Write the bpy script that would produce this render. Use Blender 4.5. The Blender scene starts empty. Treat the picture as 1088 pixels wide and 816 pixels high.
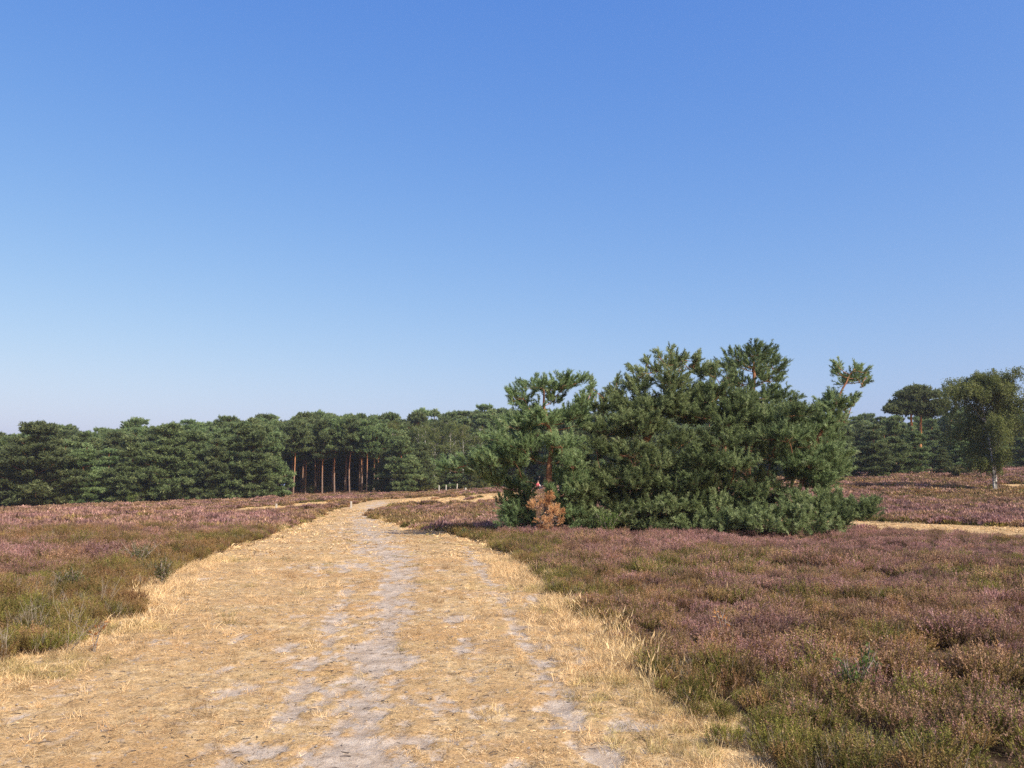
import bpy, math, random
import numpy as np
from mathutils import Vector

rng = np.random.default_rng(7)
random.seed(7)
sc = bpy.context.scene
COL = sc.collection

# ------------------------------------------------------------------ camera numbers
F = 912.0
PITCH = math.radians(6.82)
TP = math.tan(PITCH)
EYE = 1.62

def ray(px, py):
    yv = (408.0 - py) / F
    den = math.cos(PITCH) - yv * math.sin(PITCH)
    return (px - 544.0) / F / den, (math.sin(PITCH) + yv * math.cos(PITCH)) / den   # x per y, z per y

# ------------------------------------------------------------------ noise
def _h(ix, iy, s):
    n = (ix.astype(np.int64) * 374761393 + iy.astype(np.int64) * 668265263 + s * 974634777) & 0xFFFFFFFF
    n = ((n ^ (n >> 13)) * 1274126177) & 0xFFFFFFFF
    n = n ^ (n >> 16)
    return (n & 0xFFFFFF) / float(0xFFFFFF)

def vnoise(x, y, s=0):
    x = np.asarray(x, float); y = np.asarray(y, float)
    ix = np.floor(x); iy = np.floor(y)
    fx = x - ix; fy = y - iy
    fx = fx * fx * (3 - 2 * fx); fy = fy * fy * (3 - 2 * fy)
    a = _h(ix, iy, s); b = _h(ix + 1, iy, s); c = _h(ix, iy + 1, s); d = _h(ix + 1, iy + 1, s)
    return (a * (1 - fx) + b * fx) * (1 - fy) + (c * (1 - fx) + d * fx) * fy

def fbm(x, y, s=0, o=4):
    v = 0; a = 0.5; t = 0
    for k in range(o):
        v = v + a * vnoise(x * 2 ** k, y * 2 ** k, s + k * 17); t += a; a *= 0.5
    return v / t

def sstep(a, b, x):
    t = np.clip((np.asarray(x, float) - a) / (b - a), 0, 1)
    return t * t * (3 - 2 * t)

# ------------------------------------------------------------------ terrain
def terrain(x, y):
    x = np.asarray(x, float); y = np.asarray(y, float)
    r = np.hypot(x, y)
    t = np.clip(x / np.maximum(np.abs(y), 1.0), -0.9, 0.9)
    s = sstep(34, 118, y)
    far = 1.45 + 4.5 * t
    z = far * s
    z = z + np.clip(y - 118, 0, 400) * 0.004
    und = (fbm(x * 0.07, y * 0.07, 5, 3) - 0.5) * 0.5 * sstep(14, 60, r)
    und = und + (fbm(x * 0.55, y * 0.55, 9, 2) - 0.5) * 0.07
    return z + und * (1 - sstep(400, 900, r))

def ground_at(px, py, up=0.0):
    tx, tz = ray(px, py)
    d = 3.0
    while d < 600:
        if EYE + tz * d <= float(terrain(tx * d, d)) + up: break
        d += 0.02 + d * 0.004
    return tx * d, d

def W(px, py, d):
    tx, tz = ray(px, py)
    return np.array([tx * d, d, EYE + tz * d])

# ------------------------------------------------------------------ materials
def new_mat(name):
    m = bpy.data.materials.new(name); m.use_nodes = True
    nt = m.node_tree
    for n in list(nt.nodes): nt.nodes.remove(n)
    return m, nt

def N(nt, t, **kw):
    n = nt.nodes.new(t)
    for k, v in kw.items(): setattr(n, k, v)
    return n

def L(nt, a, b): nt.links.new(a, b)

def ramp(nt, fac, stops):
    r = N(nt, 'ShaderNodeValToRGB')
    el = r.color_ramp.elements
    while len(el) < len(stops): el.new(0.5)
    for e, (p, c) in zip(el, stops):
        e.position = p; e.color = (c[0], c[1], c[2], 1)
    L(nt, fac, r.inputs[0]); return r.outputs[0]

def mixc(nt, fac, a, b, mode='MIX'):
    m = N(nt, 'ShaderNodeMix', data_type='RGBA', blend_type=mode)
    for sock, v in ((m.inputs[0], fac), (m.inputs[6], a), (m.inputs[7], b)):
        if isinstance(v, (int, float)): sock.default_value = v
        elif isinstance(v, tuple): sock.default_value = (v[0], v[1], v[2], 1)
        else: L(nt, v, sock)
    return m.outputs[2]

def mathn(nt, op, a, b=0.0, c=None, clamp=False):
    m = N(nt, 'ShaderNodeMath', operation=op, use_clamp=clamp)
    for i, v in enumerate((a, b) if c is None else (a, b, c)):
        if isinstance(v, (int, float)): m.inputs[i].default_value = v
        else: L(nt, v, m.inputs[i])
    return m.outputs[0]

def noise_n(nt, scale, detail=4, vec=None, rough=0.6, dist=0.0):
    n = N(nt, 'ShaderNodeTexNoise'); n.inputs['Scale'].default_value = scale
    n.inputs['Detail'].default_value = detail; n.inputs['Roughness'].default_value = rough
    n.inputs['Distortion'].default_value = dist
    if vec is not None: L(nt, vec, n.inputs['Vector'])
    return n.outputs[0]

def out_principled(nt, col, rough=0.9, bump=None, bstr=0.5, bdist=0.02, spec=0.2):
    p = N(nt, 'ShaderNodeBsdfPrincipled'); o = N(nt, 'ShaderNodeOutputMaterial')
    if isinstance(col, tuple): p.inputs['Base Color'].default_value = (*col, 1)
    else: L(nt, col, p.inputs['Base Color'])
    p.inputs['Roughness'].default_value = rough
    p.inputs['Specular IOR Level'].default_value = spec
    if bump is not None:
        b = N(nt, 'ShaderNodeBump'); b.inputs['Strength'].default_value = bstr; b.inputs['Distance'].default_value = bdist
        L(nt, bump, b.inputs['Height']); L(nt, b.outputs[0], p.inputs['Normal'])
    L(nt, p.outputs[0], o.inputs[0]); return p

def out_leaf(nt, col, trans=0.3, rough=0.6, spec=0.25):
    p = N(nt, 'ShaderNodeBsdfPrincipled'); o = N(nt, 'ShaderNodeOutputMaterial')
    t = N(nt, 'ShaderNodeBsdfTranslucent'); m = N(nt, 'ShaderNodeMixShader')
    m.inputs[0].default_value = trans
    p.inputs['Roughness'].default_value = rough; p.inputs['Specular IOR Level'].default_value = spec
    L(nt, col, p.inputs['Base Color']); L(nt, col, t.inputs['Color'])
    L(nt, p.outputs[0], m.inputs[1]); L(nt, t.outputs[0], m.inputs[2]); L(nt, m.outputs[0], o.inputs[0])

def leaf_mat(name, stops, trans=0.3, nscale=1.2, objvar=0.25, spec=0.25, rough=0.6):
    """foliage: colour from the per-shoot attribute plus a soft noise and a small change per tree"""
    m, nt = new_mat(name)
    a = N(nt, 'ShaderNodeAttribute', attribute_name='cv')
    tc = N(nt, 'ShaderNodeTexCoord')
    n = noise_n(nt, nscale, 2, tc.outputs['Object'])
    v = mathn(nt, 'ADD', a.outputs['Fac'], mathn(nt, 'MULTIPLY', mathn(nt, 'SUBTRACT', n, 0.5), 0.7), clamp=True)
    c = ramp(nt, v, stops)
    oi = N(nt, 'ShaderNodeObjectInfo')
    hs = N(nt, 'ShaderNodeHueSaturation')
    L(nt, mathn(nt, 'MULTIPLY_ADD', oi.outputs['Random'], objvar, 1 - objvar * 0.5), hs.inputs['Value'])
    L(nt, mathn(nt, 'MULTIPLY_ADD', oi.outputs['Random'], 0.035, 0.483), hs.inputs['Hue'])
    L(nt, c, hs.inputs['Color'])
    out_leaf(nt, hs.outputs[0], trans, rough, spec)
    return m

M = {}
M['needle'] = leaf_mat('pine_needles', [(0, (0.065, 0.095, 0.038)), (0.4, (0.18, 0.245, 0.10)), (0.75, (0.31, 0.395, 0.18)), (1, (0.43, 0.50, 0.27))], 0.40, 1.0, 0.12)
M['needle_far'] = leaf_mat('forest_pine_needles', [(0, (0.075, 0.100, 0.038)), (0.5, (0.17, 0.225, 0.088)), (1, (0.30, 0.355, 0.155))], 0.40, 0.35, 0.6)
M['birch_leaf'] = leaf_mat('birch_leaves', [(0, (0.075, 0.10, 0.025)), (0.5, (0.14, 0.17, 0.045)), (1, (0.24, 0.26, 0.09))], 0.4, 0.5, 0.12)
M['bright_leaf'] = leaf_mat('bright_green_leaves', [(0, (0.05, 0.085, 0.02)), (0.5, (0.10, 0.155, 0.035)), (1, (0.18, 0.24, 0.07))], 0.4, 3, 0.1)
M['dead_needle'] = leaf_mat('dead_brown_needles', [(0, (0.32, 0.17, 0.065)), (0.5, (0.60, 0.37, 0.155)), (1, (0.76, 0.54, 0.28))], 0.25, 3, 0.05)
M['dark_sprig'] = leaf_mat('dark_heather_sprigs', [(0, (0.040, 0.045, 0.014)), (0.5, (0.09, 0.095, 0.030)), (1, (0.16, 0.155, 0.055))], 0.2, 3, 0.1)
M['rust_leaf'] = leaf_mat('withered_leaves', [(0, (0.2, 0.07, 0.025)), (0.5, (0.38, 0.15, 0.06)), (1, (0.5, 0.24, 0.1))], 0.3, 3, 0.05)

def bark_mat(name, low, high, z0, z1, scale=12):
    m, nt = new_mat(name)
    tc = N(nt, 'ShaderNodeTexCoord'); sp = N(nt, 'ShaderNodeSeparateXYZ'); L(nt, tc.outputs['Object'], sp.inputs[0])
    mp = N(nt, 'ShaderNodeMapping'); mp.inputs['Scale'].default_value = (1, 1, 0.3); L(nt, tc.outputs['Object'], mp.inputs[0])
    n = noise_n(nt, scale, 5, mp.outputs[0])
    n2 = noise_n(nt, 1.3, 2, tc.outputs['Object'])
    h = mathn(nt, 'ADD', sp.outputs[2], mathn(nt, 'MULTIPLY', mathn(nt, 'SUBTRACT', n2, 0.5), 2.0))
    mr = N(nt, 'ShaderNodeMapRange'); L(nt, h, mr.inputs[0]); mr.inputs[1].default_value = z0; mr.inputs[2].default_value = z1
    c = mixc(nt, mr.outputs[0], low, high)
    c = mixc(nt, 1.0, c, ramp(nt, n, [(0.3, (0.35, 0.33, 0.32)), (0.65, (1.15, 1.12, 1.1))]), 'MULTIPLY')
    out_principled(nt, c, 0.9, n, 0.6, 0.03)
    return m
M['pine_bark'] = bark_mat('pine_bark', (0.17, 0.115, 0.085), (0.33, 0.165, 0.09), 0.6, 3.0)
M['pine_bark_far'] = bark_mat('forest_pine_bark', (0.26, 0.18, 0.14), (0.46, 0.20, 0.085), 2.5, 6.0, 8)
M['twig_grey'] = bark_mat('grey_twigs', (0.30, 0.26, 0.22), (0.34, 0.29, 0.25), 0, 1, 30)

def birch_bark():
    m, nt = new_mat('birch_bark')
    tc = N(nt, 'ShaderNodeTexCoord'); mp = N(nt, 'ShaderNodeMapping'); mp.inputs['Scale'].default_value = (1.2, 1.2, 3.5)
    L(nt, tc.outputs['Object'], mp.inputs[0])
    n = noise_n(nt, 2.6, 5, mp.outputs[0], 0.7)
    c = ramp(nt, n, [(0.46, (0.03, 0.027, 0.025)), (0.54, (0.42, 0.40, 0.36)), (0.8, (0.62, 0.60, 0.55))])
    out_principled(nt, c, 0.75, n, 0.3, 0.01); return m
M['birch_bark'] = birch_bark()

def wood_mat(name, c0, c1):
    m, nt = new_mat(name)
    tc = N(nt, 'ShaderNodeTexCoord'); mp = N(nt, 'ShaderNodeMapping'); mp.inputs['Scale'].default_value = (9, 9, 0.8)
    L(nt, tc.outputs['Object'], mp.inputs[0])
    n = noise_n(nt, 6, 5, mp.outputs[0])
    out_principled(nt, ramp(nt, n, [(0.3, c0), (0.7, c1)]), 0.85, n, 0.5, 0.01); return m
M['post_wood'] = wood_mat('weathered_post_wood', (0.32, 0.29, 0.24), (0.52, 0.48, 0.41))
M['dark_wood'] = wood_mat('dark_fallen_wood', (0.05, 0.04, 0.035), (0.14, 0.11, 0.09))

def stuff_mat(name, kind):
    """colours of instanced clumps; the point attribute 'tint' = (bloom, dryness, random)"""
    m, nt = new_mat(name)
    a = N(nt, 'ShaderNodeAttribute', attribute_name='tint', attribute_type='INSTANCER')
    sp = N(nt, 'ShaderNodeSeparateColor'); L(nt, a.outputs['Color'], sp.inputs[0])
    bloom, dry, rnd = sp.outputs
    cv = N(nt, 'ShaderNodeAttribute', attribute_name='cv').outputs['Fac']
    if kind == 'leaf':
        c = ramp(nt, cv, [(0, (0.050, 0.054, 0.010)), (0.5, (0.15, 0.148, 0.030)), (1, (0.33, 0.29, 0.08))])
        c = mixc(nt, dry, c, ramp(nt, cv, [(0, (0.10, 0.050, 0.022)), (1, (0.40, 0.225, 0.10))]))
        tr = 0.25
    elif kind == 'flower':
        f0 = ramp(nt, cv, [(0, (0.17, 0.10, 0.045)), (0.6, (0.30, 0.19, 0.095)), (1, (0.42, 0.29, 0.14))])
        f1 = ramp(nt, cv, [(0, (0.165, 0.084, 0.072)), (0.5, (0.315, 0.165, 0.147)), (1, (0.53, 0.335, 0.305))])
        c = mixc(nt, bloom, f0, f1); tr = 0.3
    elif kind == 'straw':
        c = ramp(nt, cv, [(0, (0.37, 0.235, 0.11)), (0.5, (0.60, 0.42, 0.215)), (1, (0.80, 0.625, 0.37))])
        c = mixc(nt, mathn(nt, 'MULTIPLY', dry, 0.8), c, (0.26, 0.15, 0.07))
        c = mixc(nt, bloom, c, (0.22, 0.20, 0.06)); tr = 0.25
    br = mathn(nt, 'MULTIPLY_ADD', rnd, 1.1, 0.5)
    hs = N(nt, 'ShaderNodeHueSaturation'); L(nt, br, hs.inputs['Value']); L(nt, c, hs.inputs['Color'])
    out_leaf(nt, hs.outputs[0], tr, 0.7, 0.15)
    return m
M['h_leaf'] = stuff_mat('heather_leaves', 'leaf')
M['h_flower'] = stuff_mat('heather_flowers', 'flower')
M['straw'] = stuff_mat('dry_straw', 'straw')
def plain(name, c, rough=0.9):
    m, nt = new_mat(name)
    tc = N(nt, 'ShaderNodeTexCoord'); n = noise_n(nt, 25, 3, tc.outputs['Object'])
    c2 = tuple(v * 0.72 for v in c)
    out_principled(nt, ramp(nt, n, [(0.35, c2), (0.65, c)]), rough); return m
M['h_stem'] = plain('heather_stems', (0.11, 0.065, 0.035))
M['h_dead'] = plain('dead_grey_twigs', (0.30, 0.255, 0.20))

# ------------------------------------------------------------------ mesh building
def mesh_np(name, V, T, mats, mi=None, cv=None, smooth=False):
    me = bpy.data.meshes.new(name)
    V = np.ascontiguousarray(V, np.float32); T = np.ascontiguousarray(T, np.int32)
    nv, nt_ = len(V), len(T)
    me.vertices.add(nv); me.vertices.foreach_set('co', V.ravel())
    me.loops.add(nt_ * 3); me.loops.foreach_set('vertex_index', T.ravel())
    me.polygons.add(nt_); me.polygons.foreach_set('loop_start', np.arange(0, nt_ * 3, 3, dtype=np.int32))
    for m in mats: me.materials.append(m)
    if mi is not None: me.polygons.foreach_set('material_index', np.ascontiguousarray(mi, np.int32))
    me.polygons.foreach_set('use_smooth', np.full(nt_, bool(smooth)) if not isinstance(smooth, np.ndarray) else smooth)
    if cv is not None:
        at = me.attributes.new('cv', 'FLOAT', 'POINT'); at.data.foreach_set('value', np.ascontiguousarray(cv, np.float32))
    me.update(calc_edges=True)
    return me

class Geo:
    def __init__(s): s.V = []; s.T = []; s.mi = []; s.cv = []; s.sm = []; s.n = 0
    def add(s, V, T, mi=0, cv=0.5, smooth=False):
        V = np.asarray(V, float).reshape(-1, 3); T = np.asarray(T, int).reshape(-1, 3)
        s.V.append(V); s.T.append(T + s.n); s.n += len(V)
        s.mi.append(np.full(len(T), mi)); s.sm.append(np.full(len(T), smooth))
        s.cv.append(np.broadcast_to(np.asarray(cv, float), (len(V),)))
    def mesh(s, name, mats):
        return mesh_np(name, np.concatenate(s.V), np.concatenate(s.T), mats, np.concatenate(s.mi), np.concatenate(s.cv), np.concatenate(s.sm))

def obj(name, me, parent=None, loc=(0, 0, 0)):
    o = bpy.data.objects.new(name, me); COL.objects.link(o); o.location = loc
    if parent is not None: o.parent = parent
    return o
def tag(o, label=None, cat=None, group=None, kind=None):
    if label: o['label'] = label
    if cat: o['category'] = cat
    if group: o['group'] = group
    if kind: o['kind'] = kind
    return o

def tube(P, R, k=7, cap=True):
    P = np.asarray(P, float); R = np.asarray(R, float); n = len(P)
    tan = np.gradient(P, axis=0); tan /= np.linalg.norm(tan, axis=1)[:, None] + 1e-9
    ref = np.array([0.31, 0.93, 0.17]) if abs(tan[0][2]) > 0.5 else np.array([0.05, 0.1, 1.0])
    V = []
    for i in range(n):
        u = np.cross(tan[i], ref); u /= np.linalg.norm(u) + 1e-9; w = np.cross(tan[i], u)
        a = np.arange(k) * 2 * math.pi / k
        V.append(P[i] + R[i] * (np.cos(a)[:, None] * u + np.sin(a)[:, None] * w))
    V = np.concatenate(V); T = []
    for i in range(n - 1):
        for j in range(k):
            a = i * k + j; b = i * k + (j + 1) % k; c = a + k; d = b + k
            T += [(a, b, d), (a, d, c)]
    if cap:
        V = np.concatenate([V, P[:1], P[-1:]]); z0 = n * k; z1 = z0 + 1
        for j in range(k):
            T.append((z0, (j + 1) % k, j)); T.append((z1, (n - 1) * k + j, (n - 1) * k + (j + 1) % k))
    return V, np.array(T)

def curve_pts(ctrl, n=12, wob=0.0):
    """smooth polyline through control points"""
    C_ = np.asarray(ctrl, float)
    if len(C_) == 2: C_ = np.array([C_[0], (C_[0] + C_[1]) / 2, C_[1]])
    t = np.linspace(0, len(C_) - 1, n); out = []
    for tt in t:
        i = min(int(tt), len(C_) - 2); f = tt - i
        p0 = C_[max(i - 1, 0)]; p1 = C_[i]; p2 = C_[i + 1]; p3 = C_[min(i + 2, len(C_) - 1)]
        out.append(0.5 * ((2 * p1) + (-p0 + p2) * f + (2 * p0 - 5 * p1 + 4 * p2 - p3) * f * f + (-p0 + 3 * p1 - 3 * p2 + p3) * f ** 3))
    out = np.array(out)
    if wob: out[1:-1] += rng.normal(0, wob, (n - 2, 3))
    return out

def shoot_proto(nb, blade, width, splay=(0.5, 1.1), seed=0):
    """bottle-brush of needle blades along +z, length 1 before scaling; triangles (nb,3,3)"""
    r = np.random.default_rng(seed)
    t = r.random(nb) ** 0.8
    az = r.random(nb) * 2 * math.pi; sp = r.uniform(splay[0], splay[1], nb)
    d = np.stack([np.cos(az) * np.sin(sp), np.sin(az) * np.sin(sp), np.cos(sp)], 1)
    side = np.cross(d, r.normal(0, 1, (nb, 3))); side /= np.linalg.norm(side, axis=1)[:, None]
    base = np.stack([np.zeros(nb), np.zeros(nb), t], 1)
    w = width * r.uniform(0.7, 1.3, nb)[:, None]; ln = blade * r.uniform(0.7, 1.2, nb)[:, None]
    a = base - side * w / 2; b = base + side * w / 2; c = base + d * ln
    return np.stack([a, b, c], 1)

def place_shoots(geo, P, D, S, protos, cv, mi=0):
    """P positions, D directions, S lengths; each point gets one of the shoot protos"""
    n = len(P); D = D / (np.linalg.norm(D, axis=1)[:, None] + 1e-9)
    ref = rng.normal(0, 1, (n, 3)); u = np.cross(D, ref); u /= np.linalg.norm(u, axis=1)[:, None] + 1e-9
    w = np.cross(D, u); B = np.stack([u, w, D], 2) * S[:, None, None]
    pick = rng.integers(0, len(protos), n)
    for k, pr in enumerate(protos):
        ii = np.where(pick == k)[0]
        if len(ii) == 0: continue
        v = pr.reshape(-1, 3)
        X = np.einsum('nij,mj->nmi', B[ii], v) + P[ii][:, None, :]
        m = len(v)
        T = np.arange(len(ii) * m).reshape(-1, 3)
        c = np.repeat(cv[ii], m)
        geo.add(X.reshape(-1, 3), T, mi, c)

def unit(n):
    v = rng.normal(0, 1, (n, 3)); return v / np.linalg.norm(v, axis=1)[:, None]

# ------------------------------------------------------------------ pine foliage pads
HERO = [shoot_proto(34, 0.42, 0.075, (0.45, 1.15), s) for s in range(5)]
FAR = [shoot_proto(9, 0.75, 0.26, (0.3, 1.3), 20 + s) for s in range(6)]
FAR2 = [shoot_proto(6, 0.85, 0.32, (0.3, 1.3), 40 + s) for s in range(6)]

def pad(geo, tw, c, rad, root, ntips, nsh, slen, protos, base_cv=0.45, up=0.7, twig_r=0.012, pom=0.8, spray=0):
    """one foliage pad: twigs fan from its limb, each twig tip carries a fan of shoots"""
    c = np.asarray(c, float); rad = np.asarray(rad, float)
    u = unit(ntips); u[:, 2] = np.abs(u[:, 2]) * 0.9 - 0.25 * rng.random(ntips)
    r = rng.uniform(0.45, 1.0, ntips)[:, None]
    tips = c + u * rad * r
    outw = tips - (c + (np.asarray(root) - c) * 0.35); outw /= np.linalg.norm(outw, axis=1)[:, None] + 1e-9
    if tw is not None:
        for i in range(0, ntips, 2):
            s = c + (np.asarray(root) - c) * 0.2 * rng.random()
            V, T = tube(curve_pts([s, (s + tips[i]) / 2 + [0, 0, -0.04], tips[i]], 4), [twig_r, twig_r * .7, twig_r * .55, twig_r * .4], 3, False)
            tw.add(V, T, 0, 0.5)
    n = ntips * nsh
    P = np.repeat(tips, nsh, 0); O = np.repeat(outw, nsh, 0)
    jit = unit(n) * rng.uniform(0.0, 1.0, n)[:, None]
    if spray:
        bd = np.repeat(outw * [1, 1, 0.4] * 0.75 + unit(ntips) * 0.42 + np.array([0, 0, 0.55]), nsh, 0); bd /= np.linalg.norm(bd, axis=1)[:, None]
        t_ = rng.random(n)[:, None]
        P = P + bd * (0.5 - t_) * spray + jit * 0.045 * (0.5 + t_ * 1.6)
        D = bd * 1.0 + jit * (0.35 + 0.5 * t_)
    else:
        P = P + jit * slen * pom * [1, 1, 0.8]
        D = O * 0.45 + jit * 0.95 + np.array([0, 0, up])
    hgt = (P[:, 2] - c[2]) / (rad[2] + 1e-6)
    cv = base_cv + rng.normal(0, 0.12, n) + np.repeat(rng.normal(0, 0.16, ntips), nsh)
    place_shoots(geo, P, D, slen * rng.uniform(0.65, 1.25, n), protos, np.clip(cv, 0, 1))

def limb(tw, root, c, r0, r1, sag=0.15):
    root = np.asarray(root, float); c = np.asarray(c, float)
    L_ = np.linalg.norm(c - root)
    m1 = root + (c - root) * 0.35 + np.array([0, 0, -sag * L_ * 0.4]) + rng.normal(0, 0.05 * L_, 3) * [1, 1, .5]
    m2 = root + (c - root) * 0.7 + np.array([0, 0, -sag * L_ * 0.3]) + rng.normal(0, 0.04 * L_, 3) * [1, 1, .5]
    V, T = tube(curve_pts([root, m1, m2, c], 9), np.linspace(r0, r1, 9), 6)
    tw.add(V, T, 0, 0.5, True)

def on_poly(P, z):
    i = int(np.argmin(np.abs(P[:, 2] - z))); return P[i]

# ------------------------------------------------------------------ ground regions
def poly_edge(pts, up=0.0):
    a = np.array([ground_at(*p) for p in pts]); return a[np.argsort(a[:, 1])]

left_px = [(-210, 805), (-90, 745), (0, 713), (74, 687), (147, 650), (160, 619), (215, 597), (257, 580), (300, 566), (331, 555), (342, 549), (353, 544), (361, 540.5), (374, 537.5), (392, 532.8), (412, 529.5)]
right_px = [(800, 816), (778, 800), (755, 770), (694, 732), (667, 709), (632, 667), (601, 636), (562, 608), (524, 581), (489, 571), (460, 565), (430, 560), (411, 555), (397, 550.5), (389, 547), (398, 541.5), (411, 537), (426, 532.2), (436, 529.5)]
LE = poly_edge(left_px); RE = poly_edge(right_px)
LE = np.vstack([[LE[0][0] + 0.25, -9.0], LE]); RE = np.vstack([[RE[0][0] + 0.35, -9.0], RE])
YMAX = min(LE[-1][1], RE[-1][1])
def le(y): return np.interp(y, LE[:, 1], LE[:, 0])
def re_(y): return np.interp(y, RE[:, 1], RE[:, 0])
def wob_l(y): return (fbm(y * 0.9, y * 0 + 3.3, 31, 4) - 0.5) * 0.9 + (vnoise(y * 4.1, y * 0 + 1.3, 33) - 0.5) * 0.22
def wob_r(y): return (fbm(y * 0.9, y * 0 + 7.7, 37, 4) - 0.5) * 0.7 + (vnoise(y * 4.3, y * 0 + 5.3, 39) - 0.5) * 0.2

def sx(pxs):  # polyline of pixels -> world
    return np.array([ground_at(*p) for p in pxs])
path_r_top = sx([(860, 552), (932, 554), (1000, 557), (1088, 560.5), (1250, 570)])
path_r_low = np.array([ground_at(a_, b_, 0.27) for a_, b_ in [(800, 552.5), (860, 554.8), (932, 557.2), (1000, 560.6), (1088, 565.4), (1250, 577)]])
pr_t = lambda x: np.interp(x, path_r_top[:, 0], path_r_top[:, 1])
pr_l = lambda x: np.interp(x, path_r_low[:, 0], path_r_low[:, 1])
pr_y = lambda x: pr_l(x)
def on_right_path(x, y):
    """pale sandy path crossing the heath right of the pines: signed cover 0..1"""
    yc = (pr_t(x) + pr_l(x)) / 2
    w = np.maximum(pr_t(x) - pr_l(x), 1.5) / 2 + (fbm(x * 0.4, y * 0.4, 77, 2) - 0.5) * 1.0
    return sstep(0.25, -0.25, np.abs(y - yc) - w) * sstep(6.0, 9.0, x)
PATCHES = []   # dry grass clearings: (x, y, rx, ry)
for (px, py, rxp, ryp) in [(515, 527.5, 33, 3.4), (545, 525.5, 22, 3.2), (490, 529.0, 50, 1.2), (440, 530.2, 26, 1.2), (330, 534.2, 30, 1.0), (570, 513.5, 22, 2.6), (598, 508, 14, 2.0),
                           (110, 544.5, 34, 1.3), (250, 540, 26, 0.8), (500, 517.6, 30, 0.8), (455, 521.5, 10, .7), (1085, 514.5, 20, 1.3), (-40, 541, 30, 1), (310, 541.3, 14, .6)]:
    ya = ground_at(px, py + ryp, 0.33)[1]; yb = min(ground_at(px, py - ryp, 0.02)[1], ya + 45)
    y = (ya + yb) / 2; x = ray(px, py)[0] * y
    PATCHES.append((x, y, rxp / F * y, max((yb - ya) / 2, 1.2)))
def patches(x, y):
    m = np.zeros_like(np.asarray(x, float))
    for (cx, cy, rx, ry) in PATCHES:
        d = np.hypot((x - cx) / rx, (y - cy) / ry) + (fbm(x * 0.25, y * 0.25, 61, 3) - 0.5) * 0.9
        m = np.maximum(m, sstep(1.15, 0.8, d))
    return m
def on_track(x, y, grow=0.0):
    a = le(y) + wob_l(y) - grow; b = re_(y) + wob_r(y) + grow
    return (x > a) & (x < b) & (y < YMAX) & (y > -9)

# sand ruts on the track, in pixels: (x, y, half width px)
rutA = [(372, 830, 62), (375, 800, 52), (385, 760, 44), (392, 725, 38), (400, 690, 28), (408, 660, 23), (416, 640, 20), (423, 615, 18), (424, 600, 22), (405, 588, 40), (400, 578, 42), (390, 568, 36), (385, 558, 34), (392, 550, 24), (392, 543, 13), (398, 537, 10), (412, 532.5, 8)]
rutB = [(660, 830, 20), (622, 790, 22), (592, 742, 22), (570, 705, 22), (550, 672, 16), (535, 645, 13), (520, 620, 12), (508, 600, 11), (500, 590, 9), (495, 582, 6)]
rutC = [(215, 830, 14), (290, 790, 18), (330, 720, 20), (345, 690, 22), (360, 650, 16), (375, 622, 10)]
def rut_w(r):
    o = []
    for (px, py, hw) in r:
        x, y = ground_at(px, py); x2, _ = ground_at(px + hw, py); o.append((x, y, abs(x2 - x)))
    return np.array(sorted(o, key=lambda q: q[1]))
RA, RB, RC = rut_w(rutA), rut_w(rutB), rut_w(rutC)
blobs = [(350, 604, 26, 4), (330, 702, 24, 6), (560, 690, 14, 5), (655, 770, 20, 7), (370, 602, 20, 7), (305, 690, 14, 5), (270, 800, 34, 10), (465, 752, 14, 6), (560, 640, 9, 4), (480, 660, 12, 7), (490, 690, 14, 8), (250, 735, 16, 6)]
BL = []
for (px, py, a, b) in blobs:
    x, y = ground_at(px, py); x2, _ = ground_at(px + a, py); ya = ground_at(px, py + b)[1]; BL.append((x, y, abs(x2 - x), abs(ya - y)))
def sand(x, y):
    """1 = bare sand, 0 = straw"""
    x = np.asarray(x, float); y = np.asarray(y, float)
    nz = fbm(x * 3.1, y * 2.2, 91, 4) - 0.5; nf = fbm(x * 11, y * 8, 97, 3) - 0.5
    m = np.full(x.shape, -1.0)
    for R_, k in ((RA, 0.20), (RB, -0.14), (RC, -0.28)):
        cx = np.interp(y, R_[:, 1], R_[:, 0]); w = np.interp(y, R_[:, 1], R_[:, 2])
        inside = (y > R_[0, 1] - 14) & (y < R_[-1, 1] + 0.5)
        v = k - (0.30 * sstep(11, 24, y) if k > 0 else 0) + 0.75 * (1 - np.abs(x - cx) / np.maximum(w, 0.05))
        m = np.maximum(m, np.where(inside, np.maximum(v, -1), -1))
    for (bx, by, a, b) in BL:
        m = np.maximum(m, 0.5 * (1.3 - np.hypot((x - bx) / a, (y - by) / b)))
    m = np.maximum(m, -0.42)
    m = m + nz * 2.0 + nf * 2.0
    return sstep(-0.32, 0.60, m - 0.08)

def ground_mat():
    m, nt = new_mat('heath_soil')
    geo_ = N(nt, 'ShaderNodeNewGeometry'); pos = geo_.outputs['Position']
    st = N(nt, 'ShaderNodeAttribute', attribute_name='straw').outputs['Fac']
    n1 = noise_n(nt, 0.25, 5, pos); n2 = noise_n(nt, 6, 5, pos); n3 = noise_n(nt, 40, 3, pos)
    c = ramp(nt, n1, [(0.3, (0.055, 0.040, 0.020)), (0.5, (0.09, 0.06, 0.038)), (0.7, (0.13, 0.08, 0.06))])
    c = mixc(nt, 0.8, c, ramp(nt, n2, [(0.3, (0.5, 0.5, 0.5)), (0.7, (1.3, 1.3, 1.25))]), 'MULTIPLY')
    s = ramp(nt, n2, [(0.3, (0.44, 0.27, 0.12)), (0.7, (0.66, 0.48, 0.25))])
    c = mixc(nt, st, c, s)
    out_principled(nt, c, 0.95, n3, 0.7, 0.03, 0.05); return m

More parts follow.
